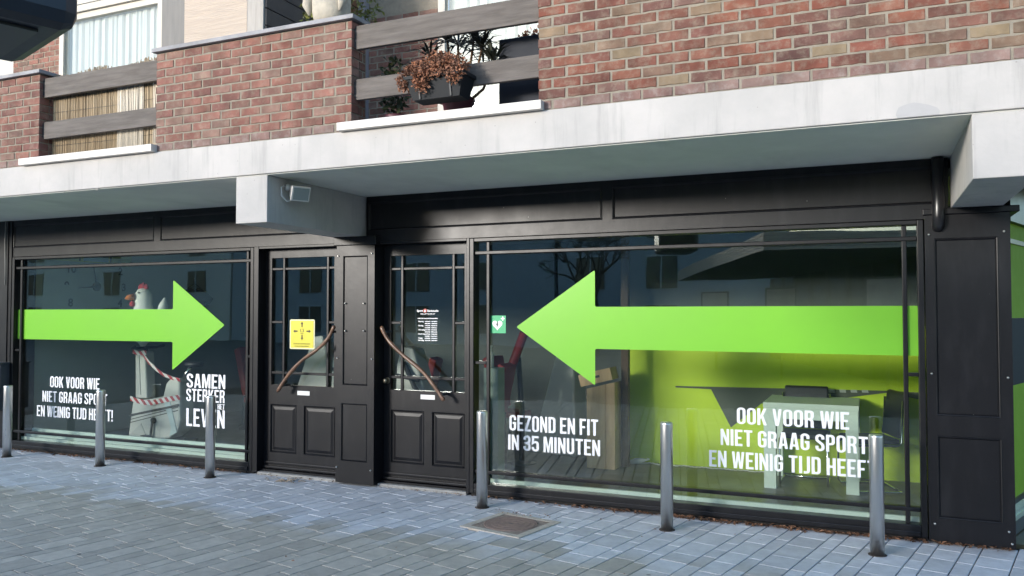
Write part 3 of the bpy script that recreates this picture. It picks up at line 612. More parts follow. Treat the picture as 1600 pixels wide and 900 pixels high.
o = mb.build('blooms', mat('withered_bloom', (0.30, 0.12, 0.06), .8, col2=(0.17, 0.09, 0.06), vscale=9, obrand=.45, island=True), fb); o['kind'] = 'stuff'
# plants and tubs standing on the balcony floor
SPK = mat('dark_spiky_leaf', (0.028, 0.032, 0.022), .45, obrand=.4, island=True)
POT = mat('maroon_pot', (0.09, 0.025, 0.04), .5)
def potted(x, y, h, n, tufts, label, potm, name='potted_plant'):
    t = thing(name, (x, y, 3.1455), label, 'plant'); z = 3.1455
    MB().lathe((x, y, z), [(.09, 0), (.12, .2), (.135, .22), (.135, .25), (.115, .25), (.11, .22)], 18).build('pot', potm, t)
    mb = MB(); st = MB()
    for (dx, dy, dz) in tufts:
        spiky(mb, (x + dx, y + dy, z + dz), n, .23, rg); st.tube([(x + dx * .2, y, z + .2), (x + dx * .7, y + dy * .6, z + dz * .6), (x + dx, y + dy, z + dz)], [.013, .011, .009], 6)
    o = mb.build('leaves', SPK, t); o['kind'] = 'stuff'; st.build('stem', WOODDARK, t)
potted(-2.98, -1.15, .5, 34, [(-.25, 0, .62), (-.12, .05, .74), (.0, 0, .68), (.12, .04, .72), (.22, -.02, .62), (.33, -.03, .50), (-.36, 0, .46)], 'dark spiky potted plant standing behind the flower box', POT)
t = thing('potted_plant', (-3.62, -1.05, 3.1455), 'small leafy dark plant in the left corner of the flower box balcony', 'plant')
MB().lathe((-3.58, -1.1, 3.1455), [(.08, 0), (.10, .16), (.11, .18), (.09, .18)], 16).build('pot', POT, t)
mb = MB(); leaf_cloud(mb, (-3.60, -1.12, 3.55), (.11, .1, .28), 300, .06, .018, rg); o = mb.build('leaves', mat('dull_green_leaf', (0.05, 0.065, 0.025), .5, obrand=.4, island=True), t); o['kind'] = 'stuff'
tub = thing('planter_tub', (-2.25, -0.95, 3.1455), 'tall dark blue grey planter tub at the right end of the balcony', 'planter')
B(-2.62, -1.75, -1.16, -0.75, 3.1456, 3.82).build('tub', mat('blue_grey_plastic', (0.018, 0.022, 0.032), .6, var=.1, spec=.25), tub, bev=.01)
mb = MB(); leaf_cloud(mb, (-2.2, -.95, 3.87), (.38, .15, .07), 420, .045, .011, rg); o = mb.build('dry_plants', MATS['withered_bloom'], tub); o['kind'] = 'stuff'
tag(B(-3.45, -2.75, -1.0, -.55, 3.1457, 3.36).build('storage_box', DARK, bev=.01), 'low dark storage box on the balcony floor under the flower box', 'box')

# ================================================================== SHOP FRONT
def header(x0, x1, splits, label):
    t = thing('header_board', ((x0 + x1) / 2, 0, 2.405), label, 'header board')
    pans = []; e = [x0 - .02] + splits + [x1 + .02]
    for a, b in zip(e, e[1:]): pans.append((a + .045, b - .045, 2.515, 2.80))
    panelled(x0, x1, 2.405, 2.857, -.02, .11, pans, 'board', BLACK, t, depth=.01, bevel=.022, raised=False)
    return t
header(-9.88, -4.965, [-7.42], 'black panelled header board above the left window and left door')
header(-4.595, 0.535, [-2.10], 'black panelled header board above the right door and right window')
header(-4.958, -4.602, [], 'short black header piece under the left concrete beam') if False else None

def shop_window(x0, x1, sideL, sideR, label, zt=2.40):
    """outer frame, applied glazing bars and one large pane"""
    t = thing('shop_window', ((x0 + x1) / 2, 0.02, 0.03), label, 'shop window')
    f = .062; mb = MB()
    mb.box(x0, x0 + f * .7, -.03, .09, .03, zt); mb.box(x1 - f * .7, x1, -.03, .09, .03, zt)
    mb.box(x0 + f * .7, x1 - f * .7, -.03, .09, .03, .118); mb.box(x0 + f * .7, x1 - f * .7, -.028, .09, zt - .035, zt)
    mb.build('frame', BLACK, t, bev=.005)
    B(x0 + .05, x1 - .05, -.045, -.0302, .035, .075).build('drip_rail', BLACK, t, bev=.006)
    B(x0 + .03, x1 - .03, .030, .036, .10, zt - .02).build('pane', GLASS, t)
    b = .017
    for x in (sideL, sideR): B(x - b, x + b, -.004, .0255, .119, zt - .036).build('mullion', BLACK, t, bev=.006)
    B(x0 + f * .7, x1 - f * .7, -.010, .0255, 2.262 - b, 2.262 + b).build('transom', BLACK, t, bev=.006)
    B(x0 + f * .7, x1 - f * .7, -.010, .0255, .212, .243).build('lower_rail', BLACK, t, bev=.006)
    for a, c in ((x0 + f * .7, sideL - b), (sideR + b, x1 - f * .7)): B(a, c, -.006, .0255, 1.222, 1.25).build('short_bar', BLACK, t, bev=.005)
    B(x0 + .05, x1 - .05, .094, .125, .0225, .150).build('inner_sill', MINT, t)
    if x0 < -6:
        B(x0 + .05, x1 - .05, .165, .20, .0225, .195).build('inner_sill', MINT, t); B(x0 + .05, x1 - .05, .24, .27, .0225, .235).build('inner_sill', MINT, t)
    B(x0, x1, .0, .09, -.015, .0295).build('plinth', mat('plinth_black', (0.012, 0.011, 0.011), .8), t)
    return t
shop_window(-9.86, -6.01, -9.722, -6.115, 'left shop window with the green arrow pointing right')
shop_window(-3.44, 0.365, -3.262, 0.234, 'right shop window with the green arrow pointing left')

def door(x0, x1, gx0, gx1, mx0, mx1, zt, zr, panels, label, plate, knob=None, handle=None):
    """door leaf set back from the facade: y = .08 .. .13"""
    t = thing('shop_door', ((x0 + x1) / 2, 0.1, 0.03), label, 'door'); yf, yb = .08, .125
    gz0, gz1 = .94, zt
    panelled(x0, x1, .055, gz0, yf, yb, panels, 'lower_leaf', BLACK, t, depth=.012, bevel=.016)
    mb = MB(); mb.box(x0, gx0, yf, yb, gz0, 2.375); mb.box(gx1, x1, yf, yb, gz0, 2.375); mb.box(gx0, gx1, yf, yb, gz1, 2.375)
    mb.build('leaf_frame', BLACK, t)
    b = .014; zA, zB, zM = zr, 1.066, 1.603
    xs = [gx0, mx0, mx1, gx1]
    for x in (mx0, mx1): B(x - b, x + b, yf + .004, yf + .03, gz0, gz1).build('muntin', BLACK, t, bev=.005)
    for z in (zA, zB):
        for a, c in zip(xs, xs[1:]): B(a + (b if a != gx0 else 0), c - (b if c != gx1 else 0), yf + .006, yf + .03, z - b, z + b).build('muntin', BLACK, t, bev=.005)
    for a, c in ((gx0, mx0 - b), (mx1 + b, gx1)): B(a, c, yf + .006, yf + .03, zM - b, zM + b).build('muntin', BLACK, t, bev=.005)
    for a, c in zip(xs, xs[1:]):
        zs = [gz0, zB, zM, zA, gz1] if a != mx0 else [gz0, zB, zA, gz1]
        for z0, z1 in zip(zs, zs[1:]): B(a, c, yf + .0305, yf + .0345, z0, z1).build('pane', GLASS, t)
    for z, d in ((.058, .030), (.105, .018)): B(x0 + .01, x1 - .01, yf - d, yf - .0005, z, z + .028).build('weather_bar', BLACK, t, bev=.008)
    B(plate[0], plate[1], yf - .004, yf - .0005, plate[2], plate[3]).build('name_plate', mat('white_plate', (.78, .78, .76), .5), t)
    if knob:
        mb = MB(); mb.tube([(knob[0], yf, knob[1]), (knob[0], yf - .006, knob[1]), (knob[0], yf - .007, knob[1])], [.032, .032, .028], 20); mb.tube([(knob[0], yf - .007, knob[1]), (knob[0], yf - .03, knob[1]), (knob[0], yf - .045, knob[1]), (knob[0], yf - .06, knob[1]), (knob[0], yf - .064, knob[1])], [.012, .012, .027, .024, .008], 16)
        mb.build('knob', mat('dull_brass', (.30, .26, .19), .35, metal=1), t)
    # curved branch handle with two stand-offs
    pts = handle; res = []
    P = [Vector(p) for p in pts]
    for q in range(len(P) - 1):
        a, b1, c, d = P[max(q - 1, 0)], P[q], P[q + 1], P[min(q + 2, len(P) - 1)]
        for s_ in range(6):
            u_ = s_ / 6; res.append(.5 * ((2 * b1) + (c - a) * u_ + (2 * a - 5 * b1 + 4 * c - d) * u_ ** 2 + (3 * b1 - a - 3 * c + d) * u_ ** 3))
    res.append(P[-1]); n = len(res)
    h = MB().tube([(p.x, -.055, p.y) for p in res], [.013 if q in (0, n - 1) else .0185 + .002 * math.sin(q * .9) for q in range(n)], 12).build('handle', HANDLEWOOD, t)
    for q in (3, n - 4): MB().tube([(res[q].x, -.05, res[q].y), (res[q].x, yf, res[q].y)], .012, 10).build('stand_off', DARK, h).parent = h
    return t
def fix_children(): pass
door(-5.945, -4.905, -5.857, -5.05, -5.70, -5.135, 2.285, 2.168, [(-5.862, -5.518, .225, .735), (-5.425, -5.03, .225, .735)],
     'left black shop door with yellow distance notice', (-5.506, -5.35, .842, .886), None,
     [(-5.657, .882), (-5.542, 1.032), (-5.364, 1.201), (-5.165, 1.323), (-5.031, 1.435), (-4.947, 1.571)])
door(-4.45, -3.475, -4.369, -3.548, -4.243, -3.67, 2.268, 2.137, [(-4.365, -3.985, .225, .745), (-3.90, -3.545, .225, .745)],
     'right black shop door with white opening hours lettering', (-4.024, -3.867, .862, .906), (-4.405, 1.03),
     [(-4.393, 1.568), (-4.319, 1.444), (-4.159, 1.304), (-3.931, 1.144), (-3.791, .997), (-3.694, .874)])
# door frames (jamb and head pieces) and thresholds
for (x0, x1, a0, a1, lb) in ((-6.009, -5.945, -6.009, -4.905, 'black frame round the left shop door'), (-3.475, -3.442, -4.452, -3.442, 'black frame round the right shop door')):
    t = thing('door_frame', ((a0 + a1) / 2, .05, .03), lb, 'door frame')
    B(x0, x1, -.028, .16, .02, 2.404).build('jamb', BLACK, t, bev=.004)
    c = sorted((a0, a1)); lo, hi = (x1, -4.902) if x0 < -5 else (-4.452, x0)
    B(lo, hi, -.026, .16, 2.377, 2.404).build('head', BLACK, t, bev=.004)
    B(lo, hi, -.02, .2, -.01, .030).build('threshold', SILLSTONE, t, bev=.004)
    B(lo, hi, .03, .16, .0305, .052).build('sill_bar', BLACK, t)

dp = thing('door_post', (-4.68, -.04, .02), 'black panelled post between the two shop doors, under the concrete beam', 'post')
panelled(-4.903, -4.455, .02, 2.372, -.085, .15, [(-4.825, -4.533, .985, 2.268), (-4.838, -4.533, .235, .805)], 'board', BLACK, dp, depth=.010, bevel=.014, raised=False)
B(-4.93, -4.43, -.105, .1, 2.3725, 2.4585).build('cap', BLACK, dp, bev=.006)
for x, z in ((-4.795, 1.796), (-4.576, 1.795), (-4.793, 1.522), (-4.574, 1.524), (-4.88, 2.27), (-4.482, 2.285), (-4.885, 1.25), (-4.478, 1.25), (-4.885, .17), (-4.485, .165)): bolt(x, -.085, z, dp)
B(-4.43, -4.40, -.0, .1, .03, 2.40).build('side_strip', BLACK, dp) if False else None

cp = thing('corner_pillar', (.64, .1, 0), 'wide black panelled corner pillar at the right end of the shop front', 'pillar')
panelled(.372, .925, .012, 2.43, -.035, .30, [(.432, .848, .94, 2.255), (.432, .851, .185, .795)], 'board', BLACK, cp, depth=.010, bevel=.02, raised=False)
B(.36, .985, -.055, .33, 2.4305, 2.477).build('cap', BLACK, cp, bev=.006)
for x, z in ((.40, 2.285), (.885, 2.29), (.405, 1.25), (.893, 1.235), (.41, .145), (.882, .135), (.90, .05)): bolt(x, -.035, z, cp)
dpipe = tag(MB().tube([(.462, -.085, 2.85), (.462, -.085, 2.42), (.462, -.08, 2.375), (.462, -.055, 2.345), (.462, .0, 2.335)], [.043, .043, .043, .042, .040], 18).build('drain_pipe', mat('black_pvc', (0.012, 0.012, 0.014), .3)), 'short black drain pipe elbow beside the corner pillar below the canopy', 'pipe')
lp = thing('left_pillar', (-10.1, .1, 0), 'black pillar at the far left end of the shop front', 'pillar'); lp.name = 'facade_pillar'
B(-10.6, -9.868, -.035, .3, .012, 2.857).build('board', BLACK, lp, bev=.004)
B(-9.935, -9.92, -.047, -.0352, .1, 2.85).build('cover_strip', BLACK, lp)
tag(MB().tube([(-9.965, -.05, 2.85), (-9.975, -.05, 2.6), (-9.96, -.05, 2.3), (-9.965, -.045, 2.05)], .006, 6).build('cable', mat('grey_cable', (.25, .25, .24), .5)), 'thin grey cable down the black pillar at far left', 'cable')
mbx = thing('letter_box', (-10.0, -.1, .5), 'dark letter box on the black pillar at the left edge', 'letter box')
B(-10.25, -9.86, -.16, -.036, .50, 1.06).build('body', mat('slate_metal', (.03, .04, .055), .4), mbx, bev=.008); B(-10.27, -9.855, -.175, -.036, 1.0605, 1.085).build('lid', MATS['slate_metal'], mbx)

# side window round the corner (its wall runs back at about 20 degrees off the facade normal)
sw = thing('side_window', (.9, .3, .03), 'glazed side window round the corner beyond the corner pillar', 'shop window')
A0, A1 = Vector((.93, .335, 0)), Vector((1.68, 2.4, 0)); d = (A1 - A0); dn = d.normalized(); nn = Vector((dn.y, -dn.x, 0))
def sbar(z0, z1, th=.04, a=0, b=1, name='frame', m=BLACK, off=0.0):
    c = A0 + d * (a + b) / 2 + Vector((0, 0, (z0 + z1) / 2)) + nn * off; return MB().obox(c, d * (b - a) / 2, nn * th, (0, 0, (z1 - z0) / 2)).build(name, m, sw)
sbar(.03, .13); sbar(.24, .275, .02, name='lower_rail'); sbar(2.40, 2.86, .05, name='head'); sbar(2.24, 2.275, .02, name='transom'); sbar(.131, 2.399, .003, .02, .98, name='pane', m=GLASS)
sbar(.1305, 2.3995, .03, 0, .02, name='post'); GV = mat('green_film', (.24, .40, .02), .7, var=.08, spec=.2); sbar(.28, 1.139, .001, .03, .97, name='green_strip', m=GV, off=.006); sbar(1.661, 2.398, .001, .03, .97, name='green_strip', m=GV, off=.006)
sbar(1.14, 1.66, .001, .03, .97, name='navy_strip', m=mat('navy_vinyl', (.012, .015, .024), .7, spec=.2), off=.006)

# ------------------------------------------------------------------ signs on the glass
def soft_poly(pts, r):
    out = []
    n = len(pts)
    for k in range(n):
        p0, p, p1 = Vector(pts[k - 1]), Vector(pts[k]), Vector(pts[(k + 1) % n]); a = (p0 - p).normalized(); b = (p1 - p).normalized()
        A, C2 = p + a * r, p + b * r
        for q in range(4): u_ = q / 3; out.append(tuple(A * (1 - u_) ** 2 + p * 2 * u_ * (1 - u_) + C2 * u_ ** 2))
    return out
def arrow(pts, label):
    x0 = pts[0][0]
    o = flat_obj('arrow_sign', curve_mesh([soft_poly([(x - x0, z) for x, z in pts], .018)], .0006, 'arrow_sign'), LIME, (x0, .0285, 0)); tag(o, label, 'arrow sign')
arrow([(-9.815, 1.742), (-7.211, 1.742), (-7.211, 2.072), (-6.455, 1.568), (-7.211, 1.056), (-7.211, 1.374), (-9.815, 1.374)], 'large lime green vinyl arrow pointing right on the left window')
arrow([(-2.988, 1.571), (-2.231, 2.08), (-2.231, 1.754), (.335, 1.754), (.335, 1.376), (-2.231, 1.384), (-2.231, 1.062)], 'large lime green vinyl arrow pointing left on the right window')
YT = .0285
def sign(x, z, label): return thing('window_lettering', (x, YT, z), label, 'lettering')
for cx, lb in ((-8.783, 'white three line slogan on the left part of the left window'), (-.593, 'white three line slogan on the right window above the white table')):
    t = sign(cx, .43, lb)
    cap_line('OOK VOOR WIE', cx - .425, cx + .425, .793, .927, YT, t)
    cap_line('NIET GRAAG SPORT', cx - .557, cx + .557, .613, .745, YT, t)
    cap_line('EN WEINIG TIJD HEEFT!', cx - .652, cx + .652, .430, .565, YT, t)
t = sign(-2.63, .447, 'white two line slogan on the right window in front of the wooden pedestal')
cap_line('GEZOND EN FIT', -3.056, -2.205, .622, .764, YT, t); cap_line('IN 35 MINUTEN', -3.069, -2.188, .446, .585, YT, t)
t = sign(-6.716, .445, 'white stacked slogan beside the exercise bike on the left window')
cap_line('SAMEN', -6.992, -6.437, .872, 1.026, YT, t); cap_line('STERKER', -6.996, -6.442, .720, .859, YT, t); cap_line('HET', -6.541, -6.442, .649, .707, YT, t); cap_line('LEVEN', -6.992, -6.440, .445, .642, YT, t)

# yellow distance notice
ny = thing('distance_notice', (-5.42, .108, 1.32), 'yellow keep distance notice with four black arrows on the left door', 'notice'); yy = .108
s_ = 1.0117
nx0, nx1, nz0, nz1 = -5.635, -5.313, 1.320, 1.632
def rr_obj(name, x0, x1, z0, z1, r, y, m, par): return flat_obj(name, curve_mesh([rrect(0, 0, x1 - x0, z1 - z0, r)], .0006, name), m, (x0, y, z0), par)
rr_obj('card', nx0, nx1, nz0, nz1, .015, yy, mat('pale_border', (.66, .64, .40), .5), ny)
YEL = mat('notice_yellow', (.60, .53, .01), .45); INK = mat('notice_ink', (.06, .045, .01), .6)
rr_obj('yellow_field', nx0 + .014, nx1 - .014, nz0 + .014, nz1 - .014, .006, yy - .0022, YEL, ny)
ncx, ncz = (nx0 + nx1) / 2, 1.508
AR = [(-.007, -.03), (.007, -.03), (.007, .0), (.017, .0), (0, .026), (-.017, .0), (-.007, .0)]
for ang, dx, dz in ((0, 0, .075), (180, 0, -.068), (90, -.088, 0), (-90, .088, 0)):
    c, s2 = math.cos(R(ang)), math.sin(R(ang)); flat_obj('small_arrow', curve_mesh([[(x * c - z * s2, x * s2 + z * c) for x, z in AR]], .0005, 'small_arrow'), INK, (ncx + dx, yy - .0042, ncz + dz), ny)
flat_obj('lettering', text_mesh('1,5', .048), INK, (ncx, yy - .0042, ncz - .008), ny); flat_obj('lettering', text_mesh('meter', .016), INK, (ncx, yy - .0042, ncz - .027), ny)
def dashes(x0, x1, z0, z1, y, m, par, seed, gap=.25, name='fine_print'):
    rg_ = random.Random(seed); sp = []; x = x0; h = z1 - z0
    while x < x1 - .002:
        w_ = h * rg_.uniform(.35, .7); sp.append([(x - x0, rg_.uniform(0, .15) * h), (min(x + w_, x1) - x0, 0), (min(x + w_, x1) - x0, h * rg_.uniform(.7, 1)), (x - x0, h * rg_.uniform(.75, 1))]); x += w_ + h * (gap if rg_.random() > .2 else gap * 2.2)
    return flat_obj(name, curve_mesh(sp, .0004, name), m, (x0, y, z0), par)
INK2 = mat('notice_ink_pale', (.25, .21, .01), .6)
dashes(ncx - .108, ncx + .108, 1.370, 1.383, yy - .0042, INK2, ny, 1); dashes(ncx - .095, ncx + .09, 1.346, 1.357, yy - .0042, INK2, ny, 2)

# opening hours lettering
oh = thing('opening_hours', (-3.95, .108, 1.47), 'small white opening hours lettering with red emblem on the right door', 'lettering'); hx0, hx1 = -4.090, -3.840; hw = hx1 - hx0; yh = .1085
tri = flat_obj('emblem', curve_mesh([arc(0, 0, .021, 0, 340, 16)], .0004, 'emblem'), mat('emblem_red', (.45, .07, .05), .5), (hx0 + .094, yh, 1.722), oh)
flat_obj('emblem_mark', curve_mesh([[(-.011, -.010), (.011, -.010), (0, .014)]], .0004, 'emblem_mark'), VINYL, (hx0 + .094, yh - .002, 1.720), oh)
flat_obj('lettering', text_mesh('Sport', .030, 'RIGHT', bold=.0008), VINYL, (hx0 + .070, yh, 1.712), oh); flat_obj('lettering', text_mesh('Slankstudio', .0275, 'LEFT', bold=.0008), VINYL, (hx0 + .118, yh, 1.712), oh)
flat_obj('lettering', text_mesh('H E L D T H O R S T', .0185, 'CENTER', bold=.0006), VINYL, (hx0 + .125, yh, 1.684), oh)
dashes(hx0 + .012, hx0 + .238, 1.641, 1.652, yh, VINYL, oh, 4, .12)
days = ['Maandag', '', 'Dinsdag', '', 'Woensdag', '', 'Donderdag', '', 'Vrijdag', 'Zaterdag']
for q, dname in enumerate(days):
    z = 1.612 - q * .0205
    if dname: flat_obj('lettering', text_mesh(dname, .0175, 'LEFT', bold=.0007), VINYL, (hx0 + .018, yh, z), oh)
    dashes(hx0 + .093, hx0 + .155, z, z + .011, yh, VINYL, oh, q + 10, .13); dashes(hx0 + .166, hx0 + .230, z, z + .011, yh, VINYL, oh, q + 30, .13)
# defibrillator sign
ae = thing('defibrillator_sign', (-3.18, .027, 1.51), 'green and white heart defibrillator sticker on the right window edge', 'sign')
rr_obj('card', -3.245, -3.093, 1.512, 1.676, .004, .0275, mat('safety_green', (.01, .36, .14), .45), ae)
heart = []
for q in range(40):
    a = 2 * math.pi * q / 40; heart.append((.0032 * 16 * math.sin(a) ** 3, .0032 * (13 * math.cos(a) - 5 * math.cos(2 * a) - 2 * math.cos(3 * a) - math.cos(4 * a))))
flat_obj('heart', curve_mesh([heart], .0004, 'heart'), VINYL, (-3.178, .0252, 1.590), ae)
flat_obj('cross', curve_mesh([[(-.006, -.019), (.006, -.019), (.006, -.006), (.019, -.006), (.019, .006), (.006, .006), (.006, .019), (-.006, .019), (-.006, .006), (-.019, .006), (-.019, -.006), (-.006, -.006)]], .0004, 'cross'), VINYL, (-3.123, .0252, 1.648), ae)
flat_obj('bolt_mark', curve_mesh([[(.002, .030), (-.014, .0), (-.003, .002), (-.008, -.026), (.013, .008), (.002, .006), (.010, .028)]], .0004, 'bolt_mark'), mat('dark_ink', (.03, .05, .04), .6), (-3.178, .0232, 1.588), ae)

# ================================================================== STREET FURNITURE
order = ['first steel bollard from the left, at the very left edge', 'second steel bollard from the left, before the left slogan', 'third steel bollard from the left, before the exercise bike window',
         'fourth steel bollard from the left, beside the right door', 'fifth steel bollard from the left, right of the manhole', 'rightmost steel bollard, in front of the white table']
def make_bollard():
    t = thing('bollard', (0, 0, 0), '', 'bollard', 'steel bollards in a row before the shop front')
    MB().lathe((0, 0, 0), [(.0485, -.02), (.0485, .826), (.0478, .834), (.0455, .838)], 40).build('tube', STEEL, t, local=True)
    MB().lathe((0, 0, 0), [(.0455, .8382), (.043, .841), (.02, .8425), (.002, .843)], 40).build('cap', STEEL, t, local=True)
    MB().lathe((0, 0, 0), [(.062, -.012), (.062, .0035), (.0490, .0040)], 24).build('collar', mat('dark_joint', (.05, .04, .035), .9), t, local=True)
    return t
b0 = make_bollard()
for q, ((x, y), lb) in enumerate(zip([(-9.37, -.39), (-7.87, -.352), (-6.28, -.345), (-3.135, -.385), (-1.487, -.462), (.019, -.52)], order)):
    if q == 0: o = b0
    else:
        o = b0.copy(); COL.objects.link(o)
        for ch in list(b0.children): c = ch.copy(); COL.objects.link(c); c.parent = o
    o.location = (x, y, 0); o.rotation_euler = (R(rng.uniform(-.15, .15)), R(rng.uniform(-.15, .15)), rng.random() * 6); o['label'] = lb

mh = thing('manhole_cover', (MAN_C.x, MAN_C.y, 0), 'square concrete manhole frame with round rusty iron lid in the pavement', 'manhole cover')
mh.rotation_euler = (0, 0, -PA)
H_ = MAN_H; mb = MB(); hi_ = .232
for q in range(4):
    c_, s_ = [(1, 0), (0, 1), (-1, 0), (0, -1)][q]
    rot = lambda x, y: (x * c_ - y * s_, x * s_ + y * c_)
    o0, o1, i0, i1 = rot(H_, -H_), rot(H_, H_), rot(hi_, -hi_), rot(hi_, hi_)
    mb.quad((*i0, .008), (*o0, .008), (*o1, .008), (*i1, .008)); mb.quad((*o0, .008), (*o0, -.04), (*o1, -.04), (*o1, .008)); mb.quad((*i0, -.03), (*i0, .008), (*i1, .008), (*i1, -.03))
mb.build('concrete_frame', CONCRETE, mh, local=True)
B(-hi_ + .003, hi_ - .003, -hi_ + .003, hi_ - .003, -.03, .0066).build('gravel_plate', mat('worn_aggregate', (.33, .27, .23), .95, col2=(.20, .155, .13), vscale=60, bump=.8, bscale=140), mh, local=True)
MB().lathe((0, 0, 0), [(.218, 0), (.218, .0092), (.206, .0096), (.205, .0070)], 48).build('iron_ring', RUST, mh, local=True)
mb = MB(); mb.lathe((0, 0, 0), [(.202, 0), (.202, .0095), (.199, .0105)], 48); lid = mb.build('lid', RUST, mh, local=True)
mb = MB()
for q in range(3):
    rr_ = .055 + q * .05; mb.tube([(rr_ * math.cos(v * .19635), rr_ * math.sin(v * .19635), .0106) for v in range(33)], .0016, 5, caps=False)
mb.build('raised_ring', RUST, lid, local=True)
B(-.02, .02, -.006, .006, .0106, .012).build('key_slot', DARK, lid, local=True)

# fallen leaves swept against the shop front
rg = random.Random(9); mb = MB()
def leaf(x, y, sz, z=.004):
    a = rg.uniform(0, 6.28); d = Vector((math.cos(a), math.sin(a), rg.uniform(-.1, .5))); s2 = Vector((-math.sin(a), math.cos(a), rg.uniform(-.3, .5))); p = Vector((x, y, z + rg.uniform(0, .015))); cz = Vector((0, 0, sz * rg.uniform(.1, .45)))
    mb.quad(p - d * sz, p - s2 * sz * .5 + cz, p + d * sz * .2, p - d * sz * .2); mb.quad(p - d * sz, p - d * sz * .2, p + d * sz, p + s2 * sz * .55 + cz); mb.quad(p - d * sz * .2, p + d * sz * .2 - s2 * sz * .5 + cz, p + d * sz)
for _ in range(900):
    x = rg.choice([rg.uniform(-9.8, -6.1), rg.uniform(-3.4, .9), rg.uniform(-2.4, .9), rg.uniform(-1.6, .3)])
    leaf(x, -.03 - abs(rg.gauss(0, .032)), rg.uniform(.009, .027))
for _ in range(110): leaf(rg.choice([rg.uniform(-5.9, -4.95), rg.uniform(-4.4, -3.5)]), -.03 - abs(rg.gauss(0, .03)), rg.uniform(.005, .014))
for _ in range(45): leaf(rg.uniform(-2.98, -2.36), rg.choice([-.44, -.5]) + rg.gauss(0, .03), rg.uniform(.005, .013))
for _ in range(40): leaf(rg.uniform(-8, 1), rg.uniform(-2.6, -.2), rg.uniform(.006, .016), .003)
o = mb.build('fallen_leaves', mat('dry_leaf', (.20, .10, .055), .8, obrand=.5, island=True)); tag(o, 'dry brown leaves swept along the foot of the shop front', 'leaves', kind='stuff')
tw = MB(); 
for _ in range(16):
    x, y = -5.45 + rg.gauss(0, .10), -.19 + rg.gauss(0, .05); a = rg.uniform(-.5, .9); L_ = rg.uniform(.04, .13); tw.tube([(x, y, .006), (x + L_ * .5 * math.cos(a), y + L_ * .5 * math.sin(a), rg.uniform(.01, .03)), (x + L_ * math.cos(a), y + L_ * math.sin(a), .006)], rg.uniform(.0025, .006), 6)
tag(tw.build('twigs', mat('dry_twig', (.27, .22, .17), .8, obrand=.3, island=True)), 'small heap of dry twigs before the left door', 'twigs', kind='stuff')

# floodlights on the left beam
def flood(x, s_, y, label):
    t = thing('floodlight', (x, y, 2.7), label, 'floodlight', 'floodlights on the concrete beam'); AL = mat('aged_aluminium', (.66, .64, .62), .45, metal=.3, var=.2)
    MB().tube([(x, y, 2.78), (x + s_ * .02, y, 2.785), (x + s_ * .06, y + .02, 2.78)], [.035, .03, .015], 12).build('mount', AL, t)
    ax = Vector((.8 * s_, -.45, -.35)).normalized(); up_ = Vector((0, 0, 1)) - ax * ax.z; up_.normalize(); sd = ax.cross(up_); c = Vector((x + s_ * .115, y + .02, 2.735))
    MB().obox(c, ax * .035, sd * .07, up_ * .05).build('housing', AL, t, bev=.012); MB().obox(c + ax * .045, ax * .012, sd * .083, up_ * .064).build('rim', AL, t, bev=.004); MB().obox(c + ax * .0585, ax * .002, sd * .07, up_ * .052).build('lens', mat('lamp_lens', (.22, .25, .25), .1), t)
    pts = [Vector((x + s_ * .012, y - .02, 2.80)), Vector((x + s_ * .02, y - .09, 2.77)), Vector((x + s_ * .03, y - .10, 2.70)), Vector((x + s_ * .04, y - .04, 2.655)), Vector((x + s_ * .08, y + .01, 2.68))]
    MB().tube(pts, .006, 8).build('cord', mat('white_cord', (.6, .6, .6), .5), t)
flood(-4.611, 1, -1.22, 'aluminium floodlight on the right side of the left concrete beam'); flood(-4.948, -1, -1.2, 'floodlight peeking out on the left side of the left concrete beam')
# dark lamp housing overhead, close to the viewer, on a wall arm from the left
lh = thing('lamp_housing', (-2.7, -5.2, 2.6), 'large dark metal box lamp overhead in the top left corner', 'lamp')
LHM = mat('navy_black_metal', (.012, .017, .028), .4, var=.3, vscale=6); e1 = Vector((-.946, .324, 0)); e2 = Vector((-.33, -.944, 0)); c0 = Vector((-2.29, -5.05, 2.6))
MB().obox(c0 + e1 * .29 + e2 * .40 + Vector((0, 0, .27)), e1 * .29, e2 * .40, (0, 0, .27)).build('housing', LHM, lh, bev=.05)
MB().obox(c0 + e1 * .29 + e2 * .40 + Vector((0, 0, -.004)), e1 * .20, e2 * .30, (0, 0, .006)).build('lens', mat('smoked_lens', (.012, .013, .014), .35), lh)
top_ = c0 + e1 * .29 + e2 * .40 + Vector((0, 0, .54))
MB().tube([top_, top_ + Vector((0, 0, 2.6))], .004, 8).build('hanging_rod', LHM, lh); MB().tube([(-2.0, -1.3, 5.6), top_ + Vector((0, 0, 2.6)), (-6.0, -32, 8.0)], .006, 6).build('span_wire', LHM, lh)

